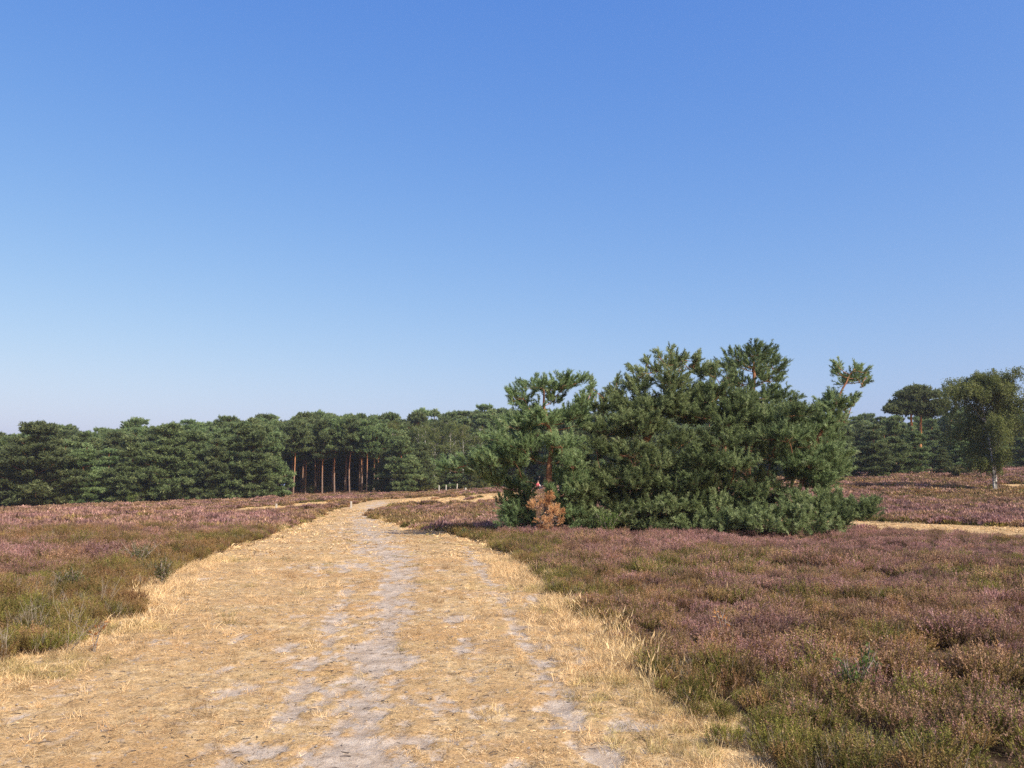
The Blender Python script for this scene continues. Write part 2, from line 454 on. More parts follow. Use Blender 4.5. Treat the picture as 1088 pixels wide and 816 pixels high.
def track_mat():
    m, nt = new_mat('dry_track')
    pos = N(nt, 'ShaderNodeNewGeometry').outputs['Position']
    sa = N(nt, 'ShaderNodeAttribute', attribute_name='sand').outputs['Fac']
    nb = noise_n(nt, 0.7, 4, pos); nm = noise_n(nt, 5, 5, pos, 0.7); nf = noise_n(nt, 45, 4, pos, 0.7); ng = noise_n(nt, 170, 2, pos)
    straw = ramp(nt, nm, [(0.28, (0.29, 0.185, 0.09)), (0.5, (0.52, 0.36, 0.18)), (0.72, (0.69, 0.515, 0.29))])
    straw = mixc(nt, ramp(nt, nb, [(0.4, (0, 0, 0)), (0.65, (1, 1, 1))]), straw, (0.46, 0.285, 0.13))
    spots = noise_n(nt, 14, 4, pos, 0.65)
    straw = mixc(nt, ramp(nt, spots, [(0.56, (0, 0, 0)), (0.68, (0.75, 0.75, 0.75))]), straw, (0.19, 0.125, 0.075))
    straw = mixc(nt, ramp(nt, noise_n(nt, 9, 4, pos, 0.6, 0.5), [(0.55, (0, 0, 0)), (0.7, (0.6, 0.6, 0.6))]), straw, (0.40, 0.33, 0.26))
    straw = mixc(nt, 0.9, straw, ramp(nt, nf, [(0.32, (0.42, 0.38, 0.33)), (0.5, (0.95, 0.95, 0.95)), (0.75, (1.25, 1.25, 1.2))]), 'MULTIPLY')
    sand_ = ramp(nt, nm, [(0.3, (0.31, 0.235, 0.17)), (0.5, (0.42, 0.335, 0.255)), (0.7, (0.56, 0.475, 0.385))])
    sand_ = mixc(nt, 0.7, sand_, ramp(nt, nf, [(0.3, (0.5, 0.46, 0.42)), (0.48, (1, 1, 1)), (0.8, (1.1, 1.1, 1.1))]), 'MULTIPLY')
    fac = mathn(nt, 'ADD', sa, mathn(nt, 'ADD', mathn(nt, 'MULTIPLY', mathn(nt, 'SUBTRACT', nf, 0.5), 1.5), mathn(nt, 'MULTIPLY', mathn(nt, 'SUBTRACT', nm, 0.5), 1.2)), clamp=True)
    c = mixc(nt, ramp(nt, fac, [(0.22, (0, 0, 0)), (0.85, (1, 1, 1))]), straw, sand_)
    h = mathn(nt, 'ADD', nf, mathn(nt, 'MULTIPLY', ng, 0.4))
    out_principled(nt, c, 0.95, h, 0.8, 0.02, 0.05); return m

def grid_mesh(name, X, Y, Z, mat, attrs, keep=None):
    nr, nc = X.shape
    V = np.stack([X, Y, Z], 2).reshape(-1, 3)
    i = np.arange(nr * nc).reshape(nr, nc)
    a = i[:-1, :-1].ravel(); b = i[:-1, 1:].ravel(); c = i[1:, 1:].ravel(); d = i[1:, :-1].ravel()
    T = np.concatenate([np.stack([a, b, c], 1), np.stack([a, c, d], 1)])
    nrm = np.cross(V[T[0, 1]] - V[T[0, 0]], V[T[0, 2]] - V[T[0, 0]])
    if nrm[2] < 0: T = T[:, ::-1]
    if keep is not None:
        k = keep.ravel()[T].any(1); T = T[k]
        used = np.unique(T); remap = np.full(len(V), -1); remap[used] = np.arange(len(used)); V = V[used]; T = remap[T]
        attrs = {q: v.ravel()[used] for q, v in attrs.items()}
    me = mesh_np(name, V, T, [mat], None, None, True)
    for q, v in attrs.items():
        at = me.attributes.new(q, 'FLOAT', 'POINT'); at.data.foreach_set('value', np.ascontiguousarray(v.ravel(), np.float32))
    return me

# ground sheet: polar grid out to the horizon
rr = np.concatenate([np.linspace(0.3, 60, 240), 60 * 1.018 ** np.arange(1, 215)])
aa = np.linspace(0, 2 * math.pi, 721)
Rg, Ag = np.meshgrid(rr, aa, indexing='ij')
Xg, Yg = Rg * np.sin(Ag), Rg * np.cos(Ag)
Zg = terrain(Xg, Yg)
inn = on_track(Xg, Yg, -0.25)
Zg = Zg - np.where(inn, 0.10, 0.0)
Zg = Zg - np.where(on_right_path(Xg, Yg) > 0.9, 0.08, 0)
straw_g = np.clip(np.maximum(patches(Xg, Yg), np.where(on_track(Xg, Yg, 0.35), 1.0, 0)), 0, 1)
g = obj('ground', grid_mesh('ground', Xg, Yg, Zg, ground_mat(), {'straw': straw_g}))
tag(g, kind='structure')

# track sheet
ys = [-9.0]
while ys[-1] < YMAX: ys.append(ys[-1] + (0.12 if ys[-1] < 3 else min(0.035 + max(ys[-1] - 5, 0) * 0.006, 0.5)))
ys = np.array(ys)
uu = np.linspace(0, 1, 230)
A_ = le(ys) + wob_l(ys); B_ = re_(ys) + wob_r(ys)
Yt = np.repeat(ys[:, None], len(uu), 1); Xt = A_[:, None] * (1 - uu) + B_[:, None] * uu
sd = sand(Xt, Yt)
def track_z(x, y):
    s_ = sand(x, y)
    e = np.clip(np.minimum(x - le(y) - wob_l(y), re_(y) + wob_r(y) - x) / 0.3, 0, 1)
    return terrain(x, y) + 0.004 + 0.012 * e + (fbm(x * 5, y * 5, 101, 3) - 0.5) * 0.035 * e - 0.022 * s_ * e + (fbm(x * 22, y * 22, 103, 2) - 0.5) * 0.010 * e
Zt = track_z(Xt, Yt)
TM = track_mat()
tr = tag(obj('track', grid_mesh('track', Xt, Yt, Zt, TM, {'sand': sd})), kind='structure')

# right-hand path sheet
xs = np.linspace(6, 46, 400); vv = np.linspace(-8, 8, 110)
Xp, Vp = np.meshgrid(xs, vv, indexing='ij'); Yp = (pr_t(Xp) + pr_l(Xp)) / 2 + Vp
cover = on_right_path(Xp, Yp)
Zp = terrain(Xp, Yp) + 0.012
pth = tag(obj('path', grid_mesh('path', Xp, Yp, Zp, TM, {'sand': np.full(Xp.shape, 0.05)}, keep=cover > 0.3)), kind='structure')

# ------------------------------------------------------------------ instancing on points
def inst_group(name, coll):
    ng = bpy.data.node_groups.new(name, 'GeometryNodeTree')
    ng.interface.new_socket('Geometry', in_out='INPUT', socket_type='NodeSocketGeometry')
    ng.interface.new_socket('Geometry', in_out='OUTPUT', socket_type='NodeSocketGeometry')
    gi = ng.nodes.new('NodeGroupInput'); go = ng.nodes.new('NodeGroupOutput')
    ci = ng.nodes.new('GeometryNodeCollectionInfo'); ci.inputs['Collection'].default_value = coll
    ci.inputs['Separate Children'].default_value = True; ci.inputs['Reset Children'].default_value = True
    ip = ng.nodes.new('GeometryNodeInstanceOnPoints')
    ip.inputs['Pick Instance'].default_value = True
    def at(n, t):
        a = ng.nodes.new('GeometryNodeInputNamedAttribute'); a.data_type = t; a.inputs['Name'].default_value = n; return a.outputs['Attribute']
    ng.links.new(gi.outputs[0], ip.inputs['Points']); ng.links.new(ci.outputs[0], ip.inputs['Instance'])
    ng.links.new(at('vi', 'INT'), ip.inputs['Instance Index'])
    ng.links.new(at('rot', 'FLOAT_VECTOR'), ip.inputs['Rotation'])
    ng.links.new(at('scl', 'FLOAT_VECTOR'), ip.inputs['Scale'])
    ng.links.new(ip.outputs[0], go.inputs[0])
    return ng

def scatter(name, protos, P, vi, rot, scl, tint, label, cat):
    coll = bpy.data.collections.new(name + '_shapes')
    for k, me in enumerate(protos):
        coll.objects.link(bpy.data.objects.new('%s_shape_%02d' % (name, k), me))
    me = bpy.data.meshes.new(name); n = len(P)
    me.vertices.add(n); me.vertices.foreach_set('co', np.ascontiguousarray(P, np.float32).ravel())
    a = me.attributes.new('vi', 'INT', 'POINT'); a.data.foreach_set('value', np.ascontiguousarray(vi, np.int32))
    for nm, arr in (('rot', rot), ('scl', scl)):
        a = me.attributes.new(nm, 'FLOAT_VECTOR', 'POINT'); a.data.foreach_set('vector', np.ascontiguousarray(arr, np.float32).ravel())
    a = me.attributes.new('tint', 'FLOAT_COLOR', 'POINT')
    a.data.foreach_set('color', np.ascontiguousarray(np.concatenate([np.clip(tint, 0, 1), np.ones((n, 1))], 1), np.float32).ravel())
    o = obj(name, me); md = o.modifiers.new('scatter', 'NODES'); md.node_group = inst_group(name, coll)
    tag(o, label, cat, kind='stuff'); print(name, n, 'clumps'); return o

def blades(geo, P, D, ln, w, mi, cv, curve=0.0, seg=1):
    """thin triangles/strips from P along D"""
    n = len(P); D = D / (np.linalg.norm(D, axis=1)[:, None] + 1e-9)
    side = np.cross(D, rng.normal(0, 1, (n, 3))); side /= np.linalg.norm(side, axis=1)[:, None] + 1e-9
    ln = np.broadcast_to(ln, (n,))[:, None]; w = np.broadcast_to(w, (n,))[:, None]
    if seg == 1:
        X = np.stack([P - side * w / 2, P + side * w / 2, P + D * ln], 1)
        T = np.arange(3 * n).reshape(-1, 3); m = 3
    else:
        bend = rng.normal(0, 1, (n, 3)); bend[:, 2] = -0.6; bend = bend * curve * ln
        mid = P + D * ln * 0.55 + bend * 0.25; tip = P + D * ln + bend
        X = np.stack([P - side * w / 2, P + side * w / 2, mid - side * w * .4, mid + side * w * .4, tip], 1)
        i = np.arange(n)[:, None] * 5
        T = np.concatenate([i + [0, 1, 3], i + [0, 3, 2], i + [2, 3, 4]]); m = 5
    geo.add(X.reshape(-1, 3), T, mi, np.repeat(np.broadcast_to(cv, (n,)), m))

# heather clump prototypes -------------------------------------------------
HM = [M['h_leaf'], M['h_flower'], M['h_stem'], M['h_dead']]
def heather_near(seed, R=0.17, H=0.30, stems=46, flower=0.6, dead=0.08):
    global rng
    keep = rng; rng = np.random.default_rng(seed)
    g_ = Geo()
    a = rng.random(stems) * 2 * math.pi; r = np.sqrt(rng.random(stems)) * R
    base = np.stack([np.cos(a) * r * 0.45, np.sin(a) * r * 0.45, np.full(stems, -0.02)], 1)
    top = np.stack([np.cos(a) * r * 1.15, np.sin(a) * r * 1.15, H * (1 - 0.35 * (r / R) ** 2) * rng.uniform(0.72, 1.15, stems)], 1)
    isdead = rng.random(stems) < dead
    blades(g_, base, top - base, np.linalg.norm(top - base, axis=1) * 1.05, 0.005, 2, 0.5)
    if isdead.any():
        b = base[isdead]; t = top[isdead]
        for _ in range(3):
            blades(g_, b + (t - b) * rng.uniform(0.2, 0.7, (len(b), 1)), (t - b) + rng.normal(0, 0.08, b.shape), 0.16, 0.004, 3, 0.5)
    live = ~isdead
    for s in range(5):           # side spikes
        b0 = base[live]; t0 = top[live]; k = len(b0)
        f0 = rng.uniform(0.42, 0.8, (k, 1)) if s else np.full((k, 1), 0.66)
        st = b0 + (t0 - b0) * f0
        d = (t0 - b0); d = d / np.linalg.norm(d, axis=1)[:, None]
        if s: d = d + rng.normal(0, 0.35, (k, 3)); d[:, 2] = np.abs(d[:, 2]) + 0.3
        d = d / np.linalg.norm(d, axis=1)[:, None]
        ln = rng.uniform(0.07, 0.13, k) * (H / 0.3)
        fl = rng.random(k) < flower
        m = 14
        tt = np.tile(np.linspace(0.0, 1, m), k); P = np.repeat(st, m, 0) + np.repeat(d * ln[:, None], m, 0) * tt[:, None]
        isf = np.repeat(fl, m) & (tt > 0.35)
        D = np.repeat(d, m, 0) * 0.8 + unit(k * m) * 0.9
        cvv = np.clip(np.repeat(rng.random(k), m) * 0.6 + rng.random(k * m) * 0.4, 0, 1)
        for mask, mi, bl, bw in ((~isf, 0, 0.014, 0.0055), (isf, 1, 0.012, 0.0085)):
            if mask.any(): blades(g_, P[mask], D[mask], bl * rng.uniform(0.7, 1.4, mask.sum()), bw, mi, cvv[mask])
    me = g_.mesh('heather_clump', HM); rng = keep; return me

def heather_far(seed, R=0.3, H=0.30, n=170, flower=0.6):
    global rng
    keep = rng; rng = np.random.default_rng(seed); g_ = Geo()
    a = rng.random(n) * 2 * math.pi; r = np.sqrt(rng.random(n)) * R
    P = np.stack([np.cos(a) * r, np.sin(a) * r, H * (1 - 0.5 * (r / R) ** 2) * rng.uniform(0.45, 0.9, n)], 1)
    D = unit(n) * 0.5 + np.array([0, 0, 1.0]) + P * [1, 1, 0]
    cvv = rng.random(n); fl = rng.random(n) < flower
    blades(g_, P - [0, 0, .12], D, 0.15, 0.05, 0, cvv * 0.9)
    blades(g_, P[fl], D[fl], rng.uniform(0.07, 0.14, fl.sum()), 0.035, 1, cvv[fl])
    blades(g_, P[fl] + unit(fl.sum()) * 0.02, D[fl], rng.uniform(0.06, 0.12, fl.sum()), 0.035, 1, cvv[fl])
    me = g_.mesh('heather_far_clump', HM); rng = keep; return me

def grass_tuft(seed, n=40, R=0.07, ln=(0.018, 0.055), w=0.0028, lean=1.0, curve=0.35, seg=2, seeds=False):
    global rng
    keep = rng; rng = np.random.default_rng(seed); g_ = Geo()
    a = rng.random(n) * 2 * math.pi; r = np.sqrt(rng.random(n)) * R
    P = np.stack([np.cos(a) * r, np.sin(a) * r, np.full(n, -0.004)], 1)
    D = np.stack([rng.normal(0, lean, n), rng.normal(0, lean, n), rng.uniform(0.4, 1.0, n)], 1)
    L_ = rng.uniform(ln[0], ln[1], n)
    blades(g_, P, D, L_, w, 0, rng.random(n), curve, seg)
    if seeds:
        D = D / np.linalg.norm(D, axis=1)[:, None]; tip = P + D * L_[:, None] * 0.8
        blades(g_, tip, D + rng.normal(0, .2, D.shape), 0.08, 0.008, 0, rng.random(n))
    me = g_.mesh('grass_tuft', [M['straw']]); rng = keep; return me

# ---- scatter the heather
def bloom_f(x, y):
    d = np.hypot(x, y)
    b = 0.34 + 0.34 * sstep(8, 22, d) - 0.20 * sstep(30, 60, d) + 0.25 * sstep(3.5, 9, x) * (y < 40) * sstep(5, 9, d)
    b = b + (fbm(x * 0.22, y * 0.22, 201, 3) - 0.5) * 1.5 + (fbm(x * 1.1, y * 1.1, 203, 2) - 0.5) * 0.9
    b = b - 0.38 * ((x < le(np.clip(y, -9, YMAX))) & (d < 24)) * sstep(26, 17, d)
    b = b - 0.35 * sstep(0.62, 0.7, fbm(x * 0.06, y * 0.11, 211, 2)) * (d > 40)
    e = np.minimum(np.abs(x - le(y)), np.abs(x - re_(y)))
    b = b - 0.35 * sstep(2.2, 0.2, e)
    return np.clip(b, 0, 1)
def dry_f(x, y):
    d = np.hypot(x, y)
    return np.clip(0.30 + 0.28 * ((x < le(np.clip(y, -9, YMAX))) & (y < 30)) + (fbm(x * 0.5, y * 0.5, 221, 3) - 0.5) * 1.6 + 0.25 * sstep(25, 60, d), 0, 1)

def heather_pts(y0, y1, dens, tmax=0.72, xr=None):
    # uniform by area in a wedge, a little wider than the view
    ya = y0; w1 = tmax * y1 + 3.0
    n = int(dens * (y1 - y0) * 2 * w1)
    x = rng.uniform(-w1, w1, n); y = rng.uniform(y0, y1, n)
    k = np.abs(x) < tmax * np.maximum(y, 0) + 3.0
    x, y = x[k], y[k]
    k = ~on_track(x, y, 0.02) & (on_right_path(x, y) < 0.4)
    k &= ~((patches(x, y) > 0.4) & (rng.random(len(x)) < 0.97))
    # bare gaps
    gap = fbm(x * 0.8, y * 0.8, 231, 3)
    k &= ~((gap > 0.68) & (rng.random(len(x)) < 0.6) & (np.hypot(x, y) > 10))
    yc_ = np.clip(y, -9, YMAX); e_ = np.minimum(np.abs(x - le(yc_) - wob_l(yc_)), np.abs(x - re_(yc_) - wob_r(yc_)))
    k &= rng.random(len(x)) < 0.5 + 0.5 * sstep(0.0, 0.55, e_)
    return x[k], y[k]

near_protos = [heather_near(300 + i, 0.17, 0.27, 46, f, dd) for i, (f, dd) in enumerate([(0.15, .05), (0.3, .06), (0.45, .1), (0.6, .05), (0.75, .05), (0.85, .08), (0.1, 0.35), (0.95, .02)])]
far_protos = [heather_far(400 + i, 0.30, 0.30, 170, f) for i, f in enumerate([0.1, 0.25, 0.4, 0.55, 0.7])]
sets = []
for (y0, y1, dens, sc_, far_) in ((2.0, 16, 17, 0.88, 0), (16, 30, 11, 1.1, 0), (30, 60, 5.0, 1.1, 1), (60, 175, 1.9, 1.9, 1)):
    x, y = heather_pts(y0, y1, dens)
    if y1 <= 30:      # young low plants thicken the fringe of the track
        n_ = int((y1 - y0) * 26); ye = rng.uniform(y0, y1, n_); o_ = rng.uniform(0.03, 0.75, n_)
        xe = re_(ye) + wob_r(ye) + o_; n2 = n_ // 2
        xe[:n2] = le(ye[:n2]) + wob_l(ye[:n2]) - o_[:n2]; x = np.concatenate([x, xe]); y = np.concatenate([y, ye])
    b = bloom_f(x, y); n = len(x)
    if far_: vi = np.clip((b * 5 + rng.normal(0, 0.9, n)).astype(int), 0, 4) + 8
    else:
        order = np.array([6, 0, 1, 2, 3, 4, 5, 7])
        idx = np.clip((b * 8 + rng.normal(0, 1.3, n)), 0, 7).astype(int); vi = order[idx]
        vi = np.where((vi == 6) & (rng.random(n) < 0.55), 0, vi)
    s = sc_ * rng.uniform(0.75, 1.25, n) * (0.6 + 0.85 * fbm(x * 1.0, y * 1.0, 241, 3))
    e = np.minimum(np.abs(x - le(y)), np.abs(x - re_(y)))
    s = s * (0.75 + 0.25 * sstep(0.0, 1.0, e))
    s = s * np.where((x > 6) & (y > 18) & (y < pr_y(x)), 0.72, 1.0) * np.where((x > -28) & (x < 12) & (y > 50), 0.75, 1.0)
    if far_: scl = np.stack([s, s, s * (0.85 if y0 < 60 else 0.55)], 1)
    else: scl = np.stack([s * 1.1, s * 1.1, s], 1)
    rot = np.stack([rng.normal(0, 0.14, n), rng.normal(0, 0.14, n), rng.random(n) * 6.28], 1)
    tint = np.stack([b + rng.normal(0, 0.25, n), dry_f(x, y) + rng.normal(0, 0.33, n), 0.75 * rng.random(n) + 0.25 * np.clip(0.5 + (fbm(x * 1.9, y * 1.9, 207, 2) - .5) * 2.2, 0, 1)], 1)
    z = terrain(x, y) - 0.01
    sets.append((np.stack([x, y, z], 1), vi, rot, scl, tint))
cat_ = [np.concatenate([s[i] for s in sets]) for i in range(5)]
scatter('heather', near_protos + far_protos, *cat_, 'purple and brown heather in bloom covering the heath on both sides of the track', 'heather')

# ---- dry grass on the track and in the clearings
tuft_protos = [grass_tuft(500 + i) for i in range(4)] + [grass_tuft(510 + i, 34, 0.06, (0.05, 0.13), 0.0026, 0.45, 0.3) for i in range(3)] + [grass_tuft(520 + i, 24, 0.11, (0.03, 0.075), 0.010, 0.9, 0.3) for i in range(3)]
sets = []
for (y0, y1, dens, kind_) in ((3.0, 9.5, 230, 0), (9.5, 20, 80, 0), (20, 60, 12, 2)):
    n = int((y1 - y0) * 30 * dens); x = rng.uniform(-18, 12, n); y = rng.uniform(y0, y1, n)
    k = on_track(x, y, 0.5); k &= on_track(x, y, 0.0) | (rng.random(n) < 0.5); x, y = x[k], y[k]
    s_ = sand(x, y); den = fbm(x * 1.3, y * 1.3, 251, 3); e = np.minimum(x - le(y), re_(y) - x)
    k = (rng.random(len(x)) > s_ * 0.96) & (rng.random(len(x)) < 0.35 + 1.1 * (den - 0.3) + 0.5 * sstep(1.4, 0.2, e))
    x, y, e = x[k], y[k], e[k]; n = len(x)
    tallz = rng.random(n) < 0.05 + 0.8 * sstep(1.1, 0.0, e)
    vi = np.where(tallz, 4 + rng.integers(0, 3, n), rng.integers(0, 4, n))
    s = rng.uniform(0.6, 1.2, n) * (1 if y1 < 12 else 1.5)
    if kind_ == 2: vi = 7 + rng.integers(0, 3, n); s = rng.uniform(0.8, 1.6, n) * 1.5
    flat = np.where(tallz, 1.0, 0.55)
    green = (fbm(x * 0.9, y * 0.9, 261, 2) > 0.66) * rng.uniform(0, 0.8, n)
    tint = np.stack([green, sstep(0.4, 0.75, fbm(x * 0.8, y * 0.8, 271, 3)) * sstep(0.2, 2.0, e) * rng.random(n) * 1.3, rng.random(n)], 1)
    sets.append((np.stack([x, y, track_z(x, y) - 0.004], 1), vi, np.stack([rng.normal(0, .15, n), rng.normal(0, .15, n), rng.random(n) * 6.28], 1),
                 np.stack([s, s, s * flat], 1), tint))
# clearings and right path
n = 60000; x = rng.uniform(-90, 90, n); y = rng.uniform(28, 135, n)
k = ((patches(x, y) > 0.5) | (on_right_path(x, y) > 0.5)); x, y = x[k], y[k]; n = len(x)
s = rng.uniform(1.2, 3.0, n)
sets.append((np.stack([x, y, terrain(x, y)], 1), 7 + rng.integers(0, 3, n), np.stack([np.zeros(n), np.zeros(n), rng.random(n) * 6.28], 1), np.stack([s, s, s], 1),
             np.stack([rng.random(n) * .2, rng.random(n) * .3, rng.random(n)], 1)))
cat_ = [np.concatenate([s[i] for s in sets]) for i in range(5)]
scatter('dry_grass', tuft_protos, *cat_, 'short sun-bleached yellow grass on the sandy track and in the clearings', 'grass')

# ---- tall pale grass along the edges and among the heather
tall = [grass_tuft(600 + i, 16, 0.06, (0.16, 0.34), 0.0036, 0.3, 0.25, 2, True) for i in range(4)] + [grass_tuft(610 + i, 10, 0.05, (0.15, 0.3), 0.004, 0.5, 0.3, 2, False) for i in range(3)]
P_ = []
for side in (0, 1):
    n = 1500; y = rng.uniform(4, 45, n) ** 1.0; off = np.abs(rng.normal(0, 0.26, n)) - 0.08
    x = (le(y) + wob_l(y) - off) if side == 0 else (re_(y) + wob_r(y) + off)
    d = fbm(y * 0.7, y * 0 + side * 9, 281, 3); k = rng.random(n) < sstep(0.45, 0.65, d) * (0.22 if side == 0 else 0.42); P_.append(np.stack([x[k], y[k], np.full(k.sum(), 0.8)], 1))
# the dense stand right of the track
for (px, py, m_, sp_) in ((662, 712, 20, 0.25), (682, 710, 22, 0.18), (640, 684, 14, 0.22), (560, 612, 12, 0.3), (612, 655, 10, 0.2)):
    cx, cy = ground_at(px, py); P_.append(np.stack([cx + rng.normal(0, sp_ * .6, m_), cy + rng.normal(0, sp_ * 1.4, m_), np.full(m_, 1.0)], 1))
x, y = heather_pts(4, 32, 0.55); P_.append(np.stack([x, y, np.full(len(x), 0.9)], 1))
P_ = np.concatenate(P_); n = len(P_); s = P_[:, 2] * rng.uniform(0.6, 1.2, n)
P_[:, 2] = terrain(P_[:, 0], P_[:, 1])
scatter('tall_grass', tall, P_, rng.integers(0, 7, n), np.stack([rng.normal(0, .12, n), rng.normal(0, .12, n), rng.random(n) * 6.28], 1), np.stack([s, s, s], 1),
        np.stack([rng.random(n) * .35, rng.random(n) * .25, 0.4 + rng.random(n) * .6], 1), 'pale tall dry grass stalks fringing the track and poking through the heather', 'grass')

# ---- litter of tiny twigs, pebbles on the track
lit_p = []
for i in range(4):
    g_ = Geo()
    if i < 2:
        V, T = tube(curve_pts([(0, 0, 0.002), (0.018, 0.004, 0.005), (0.038, -0.002, 0.003)], 5), [.002, .002, .0016, .0012, .0007], 4); g_.add(V, T)
    else:
        r_ = np.random.default_rng(i); u_ = r_.random((9, 3)); 
        import itertools
        base = np.array([(-1, 0, 0), (1, 0, 0), (0, -1, 0), (0, 1, 0), (0, 0, -1), (0, 0, 1)], float) * [0.012, 0.009, 0.006] * r_.uniform(.8, 1.2, (6, 1))
        T = [(0, 2, 5), (2, 1, 5), (1, 3, 5), (3, 0, 5), (2, 0, 4), (1, 2, 4), (3, 1, 4), (0, 3, 4)]; g_.add(base, T)
    lit_p.append(g_.mesh('litter', [M['dark_wood'] if i < 2 else M['twig_grey']]))
n = 7000; y = 3.5 + 26 * rng.random(n) ** 1.6; x = le(y) + (re_(y) - le(y)) * rng.random(n)
s = rng.uniform(0.5, 1.8, n)
scatter('litter', lit_p, np.stack([x, y, track_z(x, y)], 1), rng.integers(0, 4, n), np.stack([np.zeros(n), np.zeros(n), rng.random(n) * 6.28], 1), np.stack([s, s, s], 1), rng.random((n, 3)),
        'small twigs and pebbles scattered over the dry track', 'litter')

# ------------------------------------------------------------------ the big pine clump
PXM = lambda d: d / F
def hero_pine(label, d0, trunk_px, pads_px, trunk_r=0.16, base_cv=0.45, back=True, dens=1.0, name='pine_tree', group='pines of the clump beside the track'):
    """trunk_px: (px, py, dd); pads_px: (px, py, rx, ry, dd) sizes in pixels at distance d0"""
    base = W(trunk_px[0][0], trunk_px[0][1], d0 + trunk_px[0][2]); base[2] = float(terrain(base[0], base[1])) - 0.05
    root = bpy.data.objects.new(name, None); COL.objects.link(root); root.location = base; root.empty_display_size = 0.3
    tag(root, label, 'pine tree', group)
    tw = Geo(); fo = Geo(); lb = Geo()
    ctrl = [base] + [W(a, b, d0 + c) for a, b, c in trunk_px[1:]]
    TPt = curve_pts(ctrl, 22, 0.015); ht = np.linspace(0, 1, 22)
    V, T = tube(TPt - base, trunk_r * (1 - 0.85 * ht) * (1 + 0.35 * np.exp(-ht * 14)), 10); tw.add(V, T, 0, 0.5, True)
    k = PXM(d0)
    allp = []
    for p in pads_px:
        px, py, rx, ry = p[:4]; dd = p[4] if len(p) > 4 else rng.uniform(-0.9, 0.6)
        allp.append((px, py, rx, ry, dd))
        if back:
            for _ in range(1):
                allp.append((px + rng.uniform(-.25, .25) * rx, py + rng.uniform(0.2, 0.7) * ry, rx * 0.7, ry * 0.75, dd + rng.uniform(0.7, 1.7)))
    def tdist(p): return np.linalg.norm((TPt - p) * [1, 1, 0.9], axis=1).min()
    cs = [(W(q[0] + rng.normal(0, .10) * q[2], q[1] + rng.normal(0, .18) * q[3], d0 + q[4]), q) for q in allp]
    cs.sort(key=lambda t: tdist(t[0])); nodes = [p_ for p_ in TPt[2:-1]]; ntd = [0.0] * len(nodes)
    for c, (px, py, rx, ry, dd) in cs:
        sq = rng.uniform(0.82, 1.0); small = rx < 11
        rad = np.array([rx * k * sq, max(rx, ry * 1.2) * k * 0.85, ry * k * 1.12 / sq]) * 0.95
        A_n = np.array(nodes); td = tdist(c)
        cost = np.linalg.norm(A_n - c, axis=1) + 0.9 * np.maximum(A_n[:, 2] - (c[2] - 0.1), 0) + np.array([0.0 if q < td - 0.15 or q == 0 else 50.0 for q in ntd])
        r_ = A_n[int(np.argmin(cost))]; nodes.append(c); ntd.append(td)
        if np.linalg.norm(c - r_) > 0.01: limb(lb, r_ - base, c - base, 0.012 + 0.010 * np.linalg.norm(c - r_), 0.008)
        area = rx * ry
        nt_ = int(np.clip(area / 10.5, 3 if small else 5, 90) * dens)
        pad(fo, lb, c - base, rad, r_ - base, nt_, 9 if small else 11, 0.17 if small else 0.20, HERO, base_cv + rng.uniform(-.13, .13), up=0.55, twig_r=0.007, spray=0.26 if small else 0.42)
    for _ in range(9 if 'left pine' not in label else 0):
        s0 = TPt[rng.integers(3, 11)] - base; e0 = s0 + np.array([rng.normal(0, .9), rng.uniform(-1.2, .2), rng.uniform(-.5, .25)])
        P_d = curve_pts([s0, (s0 + e0) / 2 + rng.normal(0, .12, 3), e0], 7); V, T = tube(P_d, np.linspace(.016, .004, 7), 4); lb.add(V, T, 0, .5)
        for q_ in range(4):
            b_ = P_d[rng.integers(2, 7)]; V, T = tube(curve_pts([b_, b_ + rng.normal(0, .12, 3), b_ + rng.normal(0, .22, 3)], 4), np.linspace(.006, .002, 4), 3); lb.add(V, T, 0, .5)
    obj('trunk', tw.mesh('trunk', [M['pine_bark']]), root)
    obj('branches', lb.mesh('branches', [M['pine_bark']]), root)
    obj('crown', fo.mesh('crown', [M['needle']]), root)
    print(label[:30], sum(len(t) for t in fo.T)); return root

def R2(lst): return lst
padsA = [(577, 411, 24, 8, 0), (600, 409, 20, 9, -.1), (614, 403, 10, 7, -.2), (556, 424, 16, 9, .1), (545, 428, 8, 6, 0), (588, 426, 14, 6, .3), (565, 437, 16, 8, 0),
         (530, 469, 17, 9, -.2), (548, 458, 24, 11, 0), (580, 450, 28, 13, -.3), (560, 476, 28, 10, -.6), (600, 470, 24, 12, -.6), (612, 447, 22, 12, .1), (622, 428, 14, 10, .2), (628, 418, 4, 8, .3),
         (476, 497, 17, 6, .4), (495, 494, 20, 9, 0), (522, 494, 26, 11, -.3), (548, 492, 20, 10, -.5), (527, 513, 11, 9, -.1), (610, 492, 20, 10, -.6), (515, 505, 16, 7, -.2),
         (545, 524, 12, 10, .8), (543, 545, 15, 14, .6), (560, 553, 16, 12, .7), (600, 528, 20, 10, -.4), (610, 512, 18, 9, -.2), (556, 535, 12, 10, 1.2), (545, 556, 14, 9, .4), (605, 545, 16, 10, -.3), (615, 560, 14, 7, -.3), (560, 525, 14, 9, .9), (535, 535, 9, 10, .8), (600, 505, 15, 9, .3), (606, 530, 16, 10, .4), (566, 488, 10, 8, .2), (598, 488, 14, 9, 0), (555, 512, 10, 8, .3), (562, 470, 18, 9, .4), (535, 482, 16, 8, .2), (602, 545, 14, 9, .5), (548, 476, 14, 7, .6)]
hero_pine('left pine of the clump with flag-shaped top and long low branch over the heather', 27.5,
          [(583, 571, 0), (582, 540, 0), (583, 505, .05), (586, 470, .1), (579, 440, .1), (577, 412, .1)], padsA, 0.15, 0.5)
